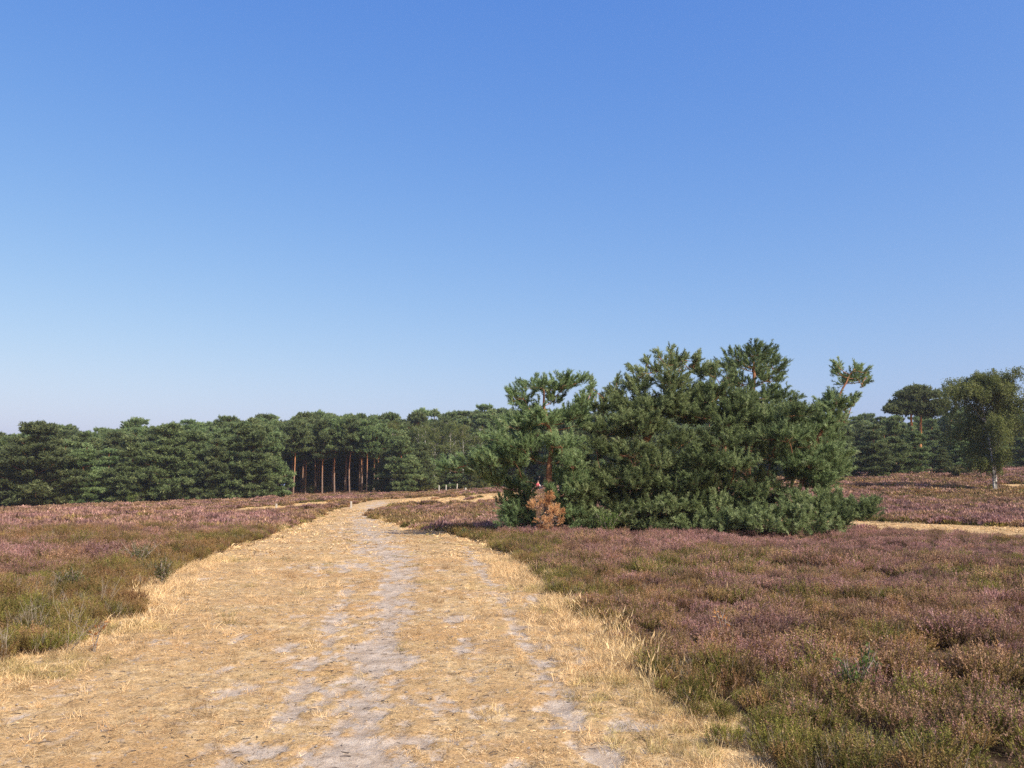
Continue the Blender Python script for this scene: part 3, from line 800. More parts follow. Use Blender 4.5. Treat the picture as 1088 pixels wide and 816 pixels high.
padsB = [(708, 388, 8, 9, 0), (698, 394, 10, 9, .2), (685, 396, 10, 8, -.2), (672, 403, 10, 7, .2), (735, 392, 8, 9, 0), (738, 384, 4, 7, 0), (722, 388, 13, 10, .2), (745, 398, 12, 10, 0), (715, 408, 24, 13, -.5), (742, 417, 20, 12, -.3),
         (680, 414, 18, 10, 0), (655, 421, 16, 9, .1), (640, 432, 15, 10, .1), (668, 436, 24, 11, -.4), (700, 436, 26, 12, -.8), (732, 443, 26, 12, -.7), (645, 456, 26, 12, -.5), (680, 462, 28, 12, -1.), (720, 468, 28, 12, -1.1),
         (635, 482, 24, 12, -.7), (668, 488, 28, 12, -1.2), (706, 494, 28, 12, -1.2), (640, 508, 24, 11, -.8), (675, 514, 28, 11, -1.3), (712, 520, 24, 11, -1.2), (628, 532, 22, 11, -.6), (655, 540, 24, 10, -1.0), (690, 542, 26, 10, -1.4),
         (640, 556, 18, 8, -.6), (672, 558, 22, 7, -1.1), (700, 559, 22, 7, -1.5), (605, 556, 13, 8, .2), (722, 545, 20, 9, -1.)]
padsB += [(rng.uniform(612, 728), rng.uniform(440, 562), rng.uniform(12, 22), rng.uniform(9, 13), rng.uniform(-1.5, 0.2)) for _ in range(13)]
padsB += [(rng.uniform(672, 735), rng.uniform(415, 450), rng.uniform(13, 20), rng.uniform(9, 13), rng.uniform(-.8, 0.5)) for _ in range(6)]
padsB += [(672, 393, 3, 8, 0), (688, 386, 3, 7, .2), (700, 377, 3, 7, 0), (713, 376, 3, 6, .1), (727, 382, 3, 6, 0), (741, 382, 3, 7, 0), (655, 409, 3, 7, 0), (629, 414, 3, 8, .1), (641, 424, 3, 7, 0), (757, 388, 3, 7, 0)]
padsB += [(xx, rng.uniform(508, 538), rng.uniform(15, 20), rng.uniform(8, 11), rng.uniform(-1.4, .4)) for xx in np.linspace(618, 725, 9)]
padsB += [(rng.uniform(610, 735), rng.uniform(535, 562), rng.uniform(14, 20), rng.uniform(7, 10), rng.uniform(-1.6, .8)) for _ in range(14)]
hero_pine('tallest bushy pine in the middle left of the clump with pointed upright shoots on top', 28.5,
          [(655, 571, 0), (662, 530, 0), (680, 480, -.1), (702, 440, 0), (712, 410, 0), (708, 390, 0)], padsB, 0.19, 0.47)
padsC = [(802, 371, 12, 6, 0), (812, 377, 13, 7, 0), (800, 378, 17, 7, 0), (818, 386, 14, 8, .1), (783, 383, 14, 8, 0), (773, 389, 13, 9, .2), (824, 394, 12, 8, 0), (800, 390, 20, 9, -.3), (817, 404, 20, 9, -.1), (826, 416, 14, 6, .1), (845, 425, 10, 5, 0), (833, 428, 14, 6, .1), (790, 408, 22, 10, -.2),
         (810, 424, 26, 9, -.3), (785, 430, 24, 10, -.5), (820, 442, 26, 10, -.4), (790, 455, 26, 12, -.5), (825, 462, 26, 12, -.5)]
hero_pine('darker round-topped pine rising behind the middle of the clump', 31.5,
          [(792, 566, 0), (794, 500, 0), (798, 440, 0), (801, 400, 0), (800, 380, 0)], padsC, 0.17, 0.33)
padsD = [(757, 400, 10, 11, 0), (772, 404, 10, 12, .1), (762, 418, 20, 12, -.2), (785, 425, 16, 11, -.1), (752, 440, 24, 12, -.5), (785, 446, 26, 12, -.5), (815, 448, 20, 11, -.2), (840, 441, 15, 9, 0), (765, 468, 28, 12, -1.), (800, 470, 28, 12, -.9), (835, 462, 24, 11, -.5),
         (750, 492, 26, 11, -1.2), (785, 496, 28, 12, -1.3), (822, 490, 26, 12, -1.), (745, 516, 22, 10, -1.1), (770, 520, 20, 8, -.8), (845, 506, 20, 10, -.6),
         (735, 538, 20, 9, -1.2), (760, 548, 22, 8, -1.6), (735, 561, 22, 7, -1.7), (770, 562, 22, 6, -1.9), (810, 512, 18, 8, -.5)]
padsD += [(rng.uniform(728, 850), rng.uniform(430, 515), rng.uniform(12, 22), rng.uniform(9, 13), rng.uniform(-1.5, 0.2)) for _ in range(9)]
padsD += [(rng.uniform(735, 840), rng.uniform(405 + 0, 450), rng.uniform(12, 19), rng.uniform(9, 12), rng.uniform(-.8, 0.5)) for _ in range(0)]
padsD += [(735 + 105 * q, 404 + 32 * q + rng.uniform(6, 26), rng.uniform(13, 19), rng.uniform(9, 12), rng.uniform(-.8, 0.5)) for q in np.linspace(0, 1, 14)]
padsD += [(xx, rng.uniform(508, 540), rng.uniform(15, 20), rng.uniform(8, 11), rng.uniform(-1.4, .4)) for xx in np.linspace(722, 815, 8)]
padsD += [(rng.uniform(715, 800), rng.uniform(530, 562), rng.uniform(14, 20), rng.uniform(7, 10), rng.uniform(-1.6, 1.2)) for _ in range(14)]
hero_pine('broad bushy pine right of the clump middle with a dark hollow low down', 28.3,
          [(748, 571, 0), (756, 530, 0), (766, 490, 0), (775, 450, 0), (768, 405, 0)], padsD, 0.18, 0.42)
padsE = [(890, 434, 11, 9, -.2), (880, 445, 12, 9, -.3), (890, 390, 3.5, 5, 0), (889, 396, 5, 5, 0), (912, 394, 6, 7, 0), (921, 397, 5, 6, -.1), (908, 400, 12, 7, 0), (897, 406, 8, 6, .1), (915, 408, 8, 5, 0), (907, 424, 9, 9, .1), (899, 436, 8, 6, 0), (886, 424, 8, 9, 0), (879, 433, 13, 11, 0), (866, 438, 8, 9, .1), (893, 445, 8, 7, 0),
         (856, 448, 15, 9, 0), (873, 455, 22, 11, -.3), (852, 465, 22, 11, -.4), (888, 468, 14, 8, -.1), (870, 480, 25, 11, -.6), (893, 484, 13, 8, -.3), (855, 496, 26, 11, -.7), (884, 499, 17, 8, -.4), (866, 512, 18, 8, -.5),
         (830, 522, 16, 8, -.4), (875, 517, 16, 5, -.2)]
padsE += [(rng.uniform(836, 892), rng.uniform(455, 515), rng.uniform(12, 22), rng.uniform(9, 13), rng.uniform(-1.5, 0.2)) for _ in range(4)]
hero_pine('right-hand pine of the clump with a thin leaning top standing clear against the sky', 27.8,
          [(838, 571, 0), (846, 530, 0), (860, 490, 0), (876, 452, 0), (890, 425, 0), (900, 405, 0), (908, 392, 0)], padsE, 0.085, 0.5)
padsF = [(927, 534, 8, 6, 0), (921, 540, 9, 5, 0), (928, 548, 9, 5, .2), (910, 541, 13, 6, 0), (895, 536, 12, 7, .1), (893, 549, 16, 7, -.2), (872, 541, 17, 8, 0), (868, 555, 20, 7, -.4), (848, 534, 17, 8, -.1), (842, 549, 20, 8, -.5), (835, 562, 20, 6, -.7),
         (815, 549, 18, 8, -.4), (808, 560, 18, 6, -.7), (865, 565, 14, 5, -.8), (892, 562, 12, 5, -.4), (790, 557, 14, 8, -.6), (878, 528, 14, 5, .3)]
padsF += [(905, 547, 14, 7, .1), (920, 543, 11, 6, 0), (885, 543, 15, 7, .1), (899, 556, 12, 6, -.1), (915, 553, 9, 5, 0), (928, 538, 7, 5, -.1), (872, 549, 15, 7, 0)]
padsF += [(rng.uniform(785, 850), rng.uniform(545, 564), rng.uniform(11, 15), rng.uniform(6, 8), rng.uniform(-.8, .9)) for _ in range(4)]
hero_pine('low sprawling pine at the right foot of the clump reaching over the heather', 26.6,
          [(800, 571, .5), (815, 563, .3), (845, 556, 0), (880, 549, 0), (915, 543, 0)], padsF, 0.09, 0.5, back=False, dens=1.5)

FILL_DONE = True
# ------------------------------------------------------------------ small plants by the clump
def shrub(name, label, cat, x, y, h, w, mat, leaves, lsize, stems=7, stem_mat='twig_grey', group=None, lean=(0, 0), wl=0.5):
    root = bpy.data.objects.new(name, None); COL.objects.link(root); z = float(terrain(x, y)); root.location = (x, y, z - 0.02)
    tag(root, label, cat, group)
    st = Geo(); fo = Geo()
    for i in range(stems):
        a = rng.random() * 6.28; r = rng.uniform(0.2, 1) * w
        tip = np.array([math.cos(a) * r + lean[0], math.sin(a) * r + lean[1], h * rng.uniform(0.6, 1.0)])
        pts = curve_pts([(0, 0, 0), tip * [0.35, 0.35, 0.5], tip], 6)
        V, T = tube(pts, np.linspace(0.012, 0.003, 6) * (h + 0.3), 4); st.add(V, T, 0, 0.5)
        for q in range(4):
            b = pts[rng.integers(2, 5)]; t2 = b + unit(1)[0] * h * 0.22 + [0, 0, h * 0.1]
            V, T = tube([b, (b + t2) / 2, t2], [0.004, 0.003, 0.002], 3); st.add(V, T)
            n = max(leaves // (stems * 4), 3); tt = rng.uniform(0.0, 1.1, n)[:, None]
            P = b + (t2 - b) * tt + unit(n) * h * 0.07
            blades(fo, P, unit(n) + [0, 0, 0.4], lsize * rng.uniform(0.7, 1.3, n), lsize * wl, 0, np.clip(rng.normal(0.5, 0.25, n), 0, 1))
    obj('stems', st.mesh('stems', [M[stem_mat]]), root); obj('foliage', fo.mesh('foliage', [M[mat]]), root)
    return root
# dead brown sapling in front of the left pine
x, y = ground_at(584, 571); 
def dead_pine():
    base = np.array([W(584, 560, 26.7)[0], 26.7, 0]); base[2] = float(terrain(base[0], base[1]))
    root = bpy.data.objects.new('dead_pine_sapling', None); COL.objects.link(root); root.location = base
    tag(root, 'small dead pine sapling with rusty brown needles at the foot of the left pine', 'dead sapling')
    tw = Geo(); fo = Geo()
    top = W(580, 529, 26.7) - base
    V, T = tube(curve_pts([(0, 0, 0), (0.03, 0, 0.6), top], 8), np.linspace(0.03, 0.008, 8), 6); tw.add(V, T, 0, .5, True)
    for (px, py, rx, ry) in [(580, 531, 3, 4), (579, 537, 5, 4), (584, 541, 6, 4), (577, 543, 9, 6), (588, 545, 9, 7), (574, 553, 10, 7), (586, 556, 12, 8), (594, 552, 8, 6), (582, 565, 13, 6), (570, 563, 7, 6)]:
        c = W(px, py, 26.7 + rng.uniform(-.25, .2)) - base; r = 0.0293
        s = np.array([0, 0, max(c[2] - 0.2, 0.1)]); limb(tw, s, c, 0.012, 0.004)
        pad(fo, tw, c + rng.normal(0, .07, 3), np.array([rx, rx, ry]) * r * rng.uniform(.7, 1.2), s, rng.integers(6, 11), 7, 0.12, HERO[:3], 0.5 + rng.uniform(-.2, .2), spray=0.2)
    obj('trunk', tw.mesh('trunk', [M['twig_grey']]), root); obj('foliage', fo.mesh('foliage', [M['dead_needle']]), root)
dead_pine()
c = W(645, 560, 26.3); shrub('deciduous_shrub', 'fresh green leafy shrub growing low in front of the pine clump', 'shrub', c[0], c[1], 0.95, 0.55, 'bright_leaf', 1500, 0.06, 10)
c = ground_at(905, 752); shrub('green_sapling', 'small bright green sapling poking out of the heather at lower right', 'sapling', c[0], c[1], 0.40, 0.22, 'bright_leaf', 420, 0.035, 8)
c = ground_at(922, 738); shrub('bramble_sprout', 'dark green leafy sprout just behind the small bright sapling in the heather', 'plant', c[0], c[1], 0.42, 0.10, 'bright_leaf', 160, 0.04, 5)
c = ground_at(172, 622); shrub('dark_bush', 'dark little bush at the left edge of the track', 'bush', c[0], c[1], 0.46, 0.16, 'dark_sprig', 900, 0.03, 12)
c = ground_at(146, 607); shrub('dark_bush', 'wide grey-green bush standing highest in the heather left of the track', 'bush', c[0], c[1], 0.60, 0.42, 'dark_sprig', 1500, 0.03, 16)
c = ground_at(78, 632); shrub('dark_bush', 'dark low bush with a shaded gap in the left heather', 'bush', c[0], c[1], 0.40, 0.34, 'dark_sprig', 1300, 0.028, 14)
c = ground_at(770, 690); shrub('withered_fern', 'withered orange-brown fern frond in the heather near the right track edge', 'fern', c[0], c[1], 0.42, 0.10, 'rust_leaf', 90, 0.035, 3)
c = ground_at(100, 695); shrub('withered_fern', 'rusty withered sprig low in the heather at the left track edge', 'fern', c[0], c[1], 0.34, 0.10, 'rust_leaf', 80, 0.03, 3)
c = ground_at(656, 606); shrub('withered_fern', 'reddish withered sprig in the heather below the pine clump', 'fern', c[0], c[1], 0.36, 0.10, 'rust_leaf', 60, 0.03, 3)
c = ground_at(494, 571); shrub('bright_weed', 'bright green weed at the tip of the heather beside the track bend', 'plant', c[0], c[1], 0.3, 0.22, 'bright_leaf', 300, 0.035, 7)

# bare twigs and fallen wood
def dead_twig(label, x, y, h, a, name='dead_heather_stalk', n=5):
    g_ = Geo(); z = float(terrain(x, y))
    for i in range(n):
        t = np.array([rng.normal(0, .1) + 0.1 * math.cos(a), rng.normal(0, .08), h * rng.uniform(.6, 1)])
        p = curve_pts([(rng.normal(0, .02), rng.normal(0, .02), 0), t * .5 + rng.normal(0, .02, 3), t], 6)
        V, T = tube(p, np.linspace(0.0035, 0.0014, 6), 4); g_.add(V, T)
        for q in range(2):
            b = p[3]; V, T = tube([b, b + rng.normal(0, .03, 3) + [0, 0, .05], b + rng.normal(0, .06, 3) + [0, 0, .1]], [.0018, .0014, .0008], 3); g_.add(V, T)
    o = obj(name, g_.mesh('stalk', [M['h_dead']]), None, (x, y, z)); tag(o, label, 'dead stalk', 'bleached dead stalks in the left heather')
for (px, py) in ((22, 672), (40, 662), (56, 655), (14, 690), (68, 668), (48, 690), (110, 640)):
    x, y = ground_at(px, py + 12)
    for j in range(1): dead_twig('bleached bare stalk sticking up out of the heather left of the track', x + rng.normal(0, .15), y + rng.normal(0, .2), rng.uniform(.34, .52), rng.random() * 6)

def log(name, label, p0, p1, r, mat='dark_wood', side=3):
    g_ = Geo(); a = np.array([p0[0], p0[1], float(terrain(*p0)) + r * 0.8]); b = np.array([p1[0], p1[1], float(terrain(*p1)) + r * 0.9])
    P = curve_pts([np.zeros(3), (b - a) * .5 + [0, .08, 0.03], b - a], 10, r * .2); V, T = tube(P, np.linspace(r, r * .55, 10) * rng.uniform(.9, 1.1, 10), 8); g_.add(V, T, 0, .5, True)
    for i in range(side):
        s = P[2 + 2 * i]; e = s + np.array([rng.normal(0, .2), rng.normal(0, .2), rng.uniform(.1, .35)]); V, T = tube([s, (s + e) / 2 + [0.02, 0, 0], e], [r * .4, r * .3, r * .15], 5); g_.add(V, T)
    return tag(obj(name, g_.mesh(name, [M[mat]]), None, a), label, 'fallen branch')
log('fallen_branch', 'dark fallen branch lying beside the track edge on the left', ground_at(160, 592), ground_at(206, 590), 0.05)
0 and log('fallen_branch', 'dark fallen branch lying in the heath left of the lone birch', ground_at(972, 517), ground_at(1014, 517.5), 0.22)

# posts
def post(label, px, py, h, w, lean=0.0):
    x, y = ground_at(px, py, 0.0); z = float(terrain(x, y))
    g_ = Geo(); s = w / 2; b = s * 0.25
    ring = np.array([(-s + b, -s), (s - b, -s), (s, -s + b), (s, s - b), (s - b, s), (-s + b, s), (-s, s - b), (-s, -s + b)])
    lv = [(-0.2, 1), (h - b, 1), (h, 0.82)]; V = []
    for zz, k in lv: V += [(a * k + lean * zz, c_ * k, zz) for a, c_ in ring]
    V.append((lean * h, 0, h)); T = []
    for i in range(2):
        for j in range(8):
            a = i * 8 + j; b_ = i * 8 + (j + 1) % 8; T += [(a, b_, b_ + 8), (a, b_ + 8, a + 8)]
    for j in range(8): T.append((16 + j, 16 + (j + 1) % 8, 24))
    g_.add(V, T); tag(obj('wooden_post', g_.mesh('wooden_post', [M['post_wood']]), None, (x, y, z)), label, 'post', 'pale marker posts on the heath')
post('pale wooden post beside the left edge of the track bend', 373, 540, 0.48, 0.12)
post('tiny pale post alone in the heather left of the track', 293.5, 541.5, 0.42, 0.11)
post('leftmost of three pale posts in front of the far forest', 466.5, 523, 0.8, 0.13)
post('middle of three pale posts in front of the far forest', 474, 522.5, 0.8, 0.13)
post('tallest and rightmost of three pale posts in front of the far forest', 485.5, 521.5, 0.95, 0.13, 0.05)
post('short pale stump right of the three posts', 494.8, 522.5, 0.45, 0.2)

# ------------------------------------------------------------------ forest prototypes
def forest_pine(seed, H, crown0, width, dense=1.0, flat=False, lean=0.0):
    """returns (trunk mesh, crown mesh) of a pine of height H with foliage from crown0*H up"""
    global rng
    keep = rng; rng = np.random.default_rng(seed); tw = Geo(); fo = Geo()
    ctrl = [(0, 0, -0.3), (rng.normal(0, .12), rng.normal(0, .12), H * .35), (lean * H * .6 + rng.normal(0, .2), rng.normal(0, .2), H * .7), (lean * H, rng.normal(0, .2), H * .97)]
    TPt = curve_pts(ctrl, 14); V, T = tube(TPt, (0.0125 if crown0 > .4 else 0.017) * H * (1 - 0.88 * np.linspace(0, 1, 14)) + 0.012, 7); tw.add(V, T, 0, .5, True)
    z = crown0 * H; ph = rng.random() * 6.28
    while z < H * 0.985:
        f = (z - crown0 * H) / (H - crown0 * H)
        if flat: R = width * (0.45 + 0.75 * math.sin(math.pi * min(f * 0.9 + 0.12, 1)) ** 0.8) * (1 if f < .8 else 1 - (f - .8) * 2.8)
        else: R = width * (1 - 0.88 * f ** 1.2) * (0.72 + 0.28 * min(f * 5, 1))
        nb = 4 if f > .85 else (5 if crown0 > .3 else 6)
        for b in range(nb):
            ph += 2 * math.pi / nb + rng.normal(0, .35)
            r = R * rng.uniform(0.45, 1.25)
            root = on_poly(TPt, z - 0.15 * r)
            for q, fr in enumerate((0.45, 0.95)):
                if r * fr < 0.35 and q == 0: continue
                c = root + np.array([math.cos(ph) * r * fr, math.sin(ph) * r * fr, r * fr * rng.uniform(0.02, 0.35) * (1 if f > .3 else .5) + .15])
                c[2] = min(c[2], H * 0.98)
                pr = np.array([0.36, 0.36, 0.19]) * (0.5 + 0.55 * r) * rng.uniform(.85, 1.25) + [0.22, 0.22, 0.12]
                if q: limb(tw, root, c, 0.012 + 0.014 * r, 0.01)
                pad(fo, None, c, pr, root, int(10 * dense * (0.7 + 0.4 * r)), 7, 0.36, FAR, 0.46 + rng.uniform(-.17, .17), 0.55, spray=0.42)
        z += H * rng.uniform(0.075, 0.115) if crown0 < .3 else H * rng.uniform(0.05, 0.075)
    c = TPt[-1]; pad(fo, None, c, (0.4, 0.4, 0.45), c - [0, 0, .5], 10, 7, 0.34, FAR, 0.55, 1.0)
    a = tw.mesh('trunk', [M['pine_bark_far']]), fo.mesh('crown', [M['needle_far']]); rng = keep; return a

def forest_birch(seed, H, width, n=1.0, stems=1, c0=0.3):
    global rng
    keep = rng; rng = np.random.default_rng(seed); tw = Geo(); fo = Geo()
    for s in range(stems):
        lx = (s - (stems - 1) / 2) * 0.10
        tp = curve_pts([(lx * 1.6, 0, -0.3), (lx * 3, rng.normal(0, .1), H * .3), (lx * 6 + rng.normal(0, .2), rng.normal(0, .2), H * .65), (lx * 8 + rng.normal(0, .2), 0, H * .95)], 14)
        V, T = tube(tp, (0.016 if stems == 1 else 0.0105) * H * (1 - 0.9 * np.linspace(0, 1, 14)) + .008, 8); tw.add(V, T, 0, .5, True)
        for i in range(int(26 * max(n, 1) ** .35 / stems ** .5)):
            f = rng.random() ** 0.8; z = H * (c0 + (0.93 - c0) * f); root = on_poly(tp, z)
            R = width * (math.sin(math.pi * (0.12 + 0.78 * f)) ** 1.1) * rng.uniform(.35, 1.1); a = rng.random() * 6.28
            tip = root + np.array([math.cos(a) * R, math.sin(a) * R, R * rng.uniform(.25, .75)]); tip[2] = min(tip[2], H)
            P = curve_pts([root, root + (tip - root) * .5 + [0, 0, .25 * R], tip], 8); V, T = tube(P, np.linspace(0.035, 0.008, 8) * (H / 9), 5); tw.add(V, T, 0, .5)
            for k in range(int(15 * n)):
                b = P[rng.integers(2, 8)] + unit(1)[0] * 0.5 * [1, 1, .6]; ln = rng.uniform(.2, 1.05)
                m = 26; t = rng.random(m)[:, None]
                drift = np.array([math.cos(a), math.sin(a), 0]) * 0.15 + rng.normal(0, .1, 3)
                ln = min(ln, max(b[2] - 1.25, 0.2))
                Q = b + drift * t + np.array([0, 0, -1]) * ln * t + unit(m) * 0.13 + [0, 0, 0.15]
                blades(fo, Q, unit(m) + [0, 0, -.5], rng.uniform(.08, .13, m), 0.075, 0, np.clip(rng.normal(0.5, .18) + rng.normal(0, .12, m), 0, 1))
    a = tw.mesh('trunk', [M['birch_bark']]), fo.mesh('crown', [M['birch_leaf']]); rng = keep; return a

BUSHY = [forest_pine(700 + i, 10, c0, w, 1.25, False, l) for i, (c0, w, l) in enumerate([(0.03, 3.4, 0), (0.04, 3.0, .02), (0.08, 3.7, -.02), (0.02, 2.6, 0), (0.05, 3.2, .03), (0.03, 2.8, -.03)])]
TALL = [forest_pine(720 + i, 12, c0, w, 1.1, True, l) for i, (c0, w, l) in enumerate([(0.55, 2.1, .03), (0.6, 1.9, -.02), (0.5, 2.3, .02), (0.62, 1.7, .05)])]
MID = [forest_pine(740 + i, 11, c0, w, 1.1, True, 0) for i, (c0, w) in enumerate([(0.25, 2.7), (0.33, 2.4), (0.2, 3.0)])]
BIR = [forest_birch(760 + i, 10, 2.1, .75, 1, .35) for i in range(2)]
HTS = {'b': 10, 't': 12, 'm': 11, 'w': 10}
PR = {'b': BUSHY, 't': TALL, 'm': MID, 'w': BIR}

ORD = ['first', 'second', 'third', 'fourth', 'fifth', 'sixth', 'seventh', 'eighth', 'ninth', 'tenth', 'eleventh', 'twelfth', 'thirteenth', 'fourteenth', 'fifteenth', 'sixteenth', 'seventeenth', 'eighteenth', 'nineteenth', 'twentieth']
def plant(kind, x, y, H, label, group, var=None, wid=1.0, name=None, rot=None):
    pr = PR[kind][rng.integers(0, len(PR[kind])) if var is None else var]
    s = H / HTS[kind]
    nm = name or {'b': 'pine_tree', 't': 'pine_tree', 'm': 'pine_tree', 'w': 'birch_tree'}[kind]
    e = bpy.data.objects.new(nm, None); COL.objects.link(e); e.location = (x, y, float(terrain(x, y)))
    e.rotation_euler = (0, 0, rng.random() * 6.28 if rot is None else rot); e.scale = (s * wid, s * wid, s)
    tag(e, label, 'birch tree' if nm == 'birch_tree' else 'pine tree', group)
    obj('trunk', pr[0], e); obj('crown', pr[1], e); return e

sky_x = np.array([-200, 0, 20, 50, 95, 140, 190, 250, 290, 350, 410, 450, 500, 530, 600, 760, 860, 940, 1000, 1060, 1300])
sky_y = np.array([458, 459, 461, 452, 458, 451, 455, 448, 445, 443, 443, 442, 437, 435, 437, 440, 442, 446, 440, 436, 430])
def top_H(px, py, x, y):
    return EYE + ray(px, py)[1] * y - float(terrain(x, y))

# front rows, read off the picture: (px, base distance, top py, kind, width)
front = []
def fr(px, d, top, kind, w=1.0, var=None): front.append((px, d, top, kind, w, var))
for px, d, top, k, w in [(-95, 98, 470, 'b', 1.3), (-55, 99, 466, 'b', 1.2), (-18, 101, 466, 'b', 1.15), (14, 103, 468, 'b', 1.05), (40, 101, 451, 'b', 1.35), (68, 104, 470, 'b', 1.1), (92, 103, 473, 'b', 1.25), (115, 106, 478, 'b', 1.2), (138, 103, 466, 'b', 1.15),
                         (160, 106, 472, 'b', 1.0), (180, 105, 452, 'b', 1.1), (205, 107, 459, 'b', 1.1), (228, 104, 468, 'b', 1.0), (250, 106, 452, 'b', 1.05), (270, 105, 447, 'b', 1.15), (291, 108, 462, 'b', .95)]:
    fr(px, d, top, k, w)
for px, d, top, w in [(312, 118, 447, .95), (323, 127, 450, .8), (334, 128, 448, .9), (343, 121, 449, .95), (356, 121, 445, .95), (368, 126, 444, .9), (372, 120, 447, .9), (385, 123, 447, .9), (390, 119, 449, .8), (402, 122, 452, .9)]: fr(px, d, top, 't', w)
for px, d, top, k, w in [(410, 119, 480, 'b', .8), (428, 116, 460, 'b', 1.1), (447, 120, 472, 'b', 1.), (462, 128, 452, 'w', 1.1), (478, 128, 447, 'w', 1.1), (485, 122, 492, 'b', 1.2), (470, 123, 488, 'b', 1.2), (492, 130, 450, 'w', 1.2), (502, 122, 486, 'b', 1.3), (508, 128, 452, 'w', 1.1), (524, 124, 468, 'b', 1.2), (545, 126, 455, 'b', 1.1)]: fr(px, d, top, k, w)
for i, (px, d, top, kind, w, var) in enumerate(front):
    x = ray(px, 500)[0] * d; H = top_H(px, top, x, d)
    what = {'b': 'bushy pine', 't': 'tall bare-trunked reddish pine', 'w': 'slim pale-stemmed birch, airy crown'}[kind]
    plant(kind, x, d, H, '%s, %s from the left in the forest front' % (what, ORD[i] if i < 20 else 'twenty-' + ORD[i - 20]),
          {'b': 'bushy pines along the front of the forest', 't': 'bare-trunked pines in the forest opening', 'w': 'birches in front of the far forest'}[kind], var, w)
# back rows of the left forest and the forest behind the clump
spots = []
for row in range(7):
    px = -190.0
    while px < 1290:
        d = (114 if px < 300 else 128 if px < 430 else 134) + row * 6.5 + rng.normal(0, 1.6)
        if px > 560: d = 112 + row * 7 + rng.normal(0, 2)
        spots.append((px, d, row)); px += rng.uniform(26, 46) * (1.0 if not 300 < px < 410 else 0.42)
for (px, d, row) in spots:
    x = ray(px, 500)[0] * d
    ys_ = np.interp(px, sky_x, sky_y) + rng.normal(0, 3.2) + (3 if row > 1 else 7)
    if row >= 4 and rng.random() < 0.35: ys_ -= 2
    H = top_H(px, ys_, x, d)
    if 298 < px < 412: k = 't' if row < 3 else ('b' if row > 4 else 'm')
    elif 412 <= px < 560 and row < 2 and rng.random() < .5: k = 'w'
    elif px >= 412 and row in (0, 1, 4, 5, 6): k = 'b'
    else: k = 'm' if rng.random() < .55 else ('b' if (row < 2 or row > 3) else 't')
    if px < 300: lab = 'dark pine in the closed ranks behind the front row of the left forest'
    elif px < 412: lab = 'slim bare-trunked pine in the shade behind the opening of the left forest'
    elif px < 560: lab = {'w': 'thin pale birch among the pines of the forest beyond the three posts'}.get(k, 'green pine in the forest beyond the three posts')
    elif px < 900: lab = 'far pine in the forest behind the pine clump'
    else: lab = 'dark pine in the forest behind the right heath'
    plant(k, x, d, H, lab, {'w': 'birches within the far forest'}.get(k, 'pines in the back rows: ' + ('left forest' if px < 300 else 'forest opening' if px < 412 else 'beyond the posts' if px < 560 else 'behind the clump' if px < 900 else 'right forest')), None, rng.uniform(.85, 1.1) * (1.0 if not 298 < px < 412 else .8))
# right side: named individual pines
rightp = [(872, 92, 452, 'b', .95, 'bushy pine half hidden behind the right edge of the clump'), (898, 90, 456, 'b', 1.0, 'leftmost bushy pine in view right of the clump, pale green pads'),
          (930, 88, 452, 'b', 1.35, 'broad spreading pine with layered shelves of foliage right of the clump'), (953, 93, 445, 'b', 1.1, 'pine with its flat top just left of the tall lone pine'),
          (972, 94, 455, 'b', 1.15, 'bushy dark pine under the tall twin-stemmed pine'), (1003, 90, 476, 'b', 1.0, 'short bright green pine left of the birch'), (1022, 96, 452, 'b', 1.1, 'dark pine directly behind the left side of the birch'),
          (1050, 104, 440, 'b', 1.1, 'dark pine behind the trunk of the birch'), (1095, 104, 446, 'b', 1.1, 'pine at the right border of the picture behind the birch'), (1150, 106, 446, 'b', 1.2, 'pine beyond the right border of the picture'),
          (600, 112, 462, 'b', 1.1, 'bushy pine seen behind the left pine of the clump'), (640, 110, 458, 'b', 1.1, 'bushy pine standing behind the second pine of the clump'), (690, 108, 458, 'b', 1.1, 'bushy pine behind the tallest pine of the clump'), (740, 105, 455, 'b', 1.1, 'bushy pine behind the middle of the clump'), (790, 100, 455, 'b', 1.1, 'bushy pine behind the round-topped pine of the clump'), (835, 96, 455, 'b', 1.1, 'bushy pine behind the right pine of the clump')]
for (px, d, top, k, w, lab) in rightp:
    x = ray(px, 500)[0] * d; plant(k, x, d, top_H(px, top, x, d), lab, 'pines along the right edge of the heath', None, w)
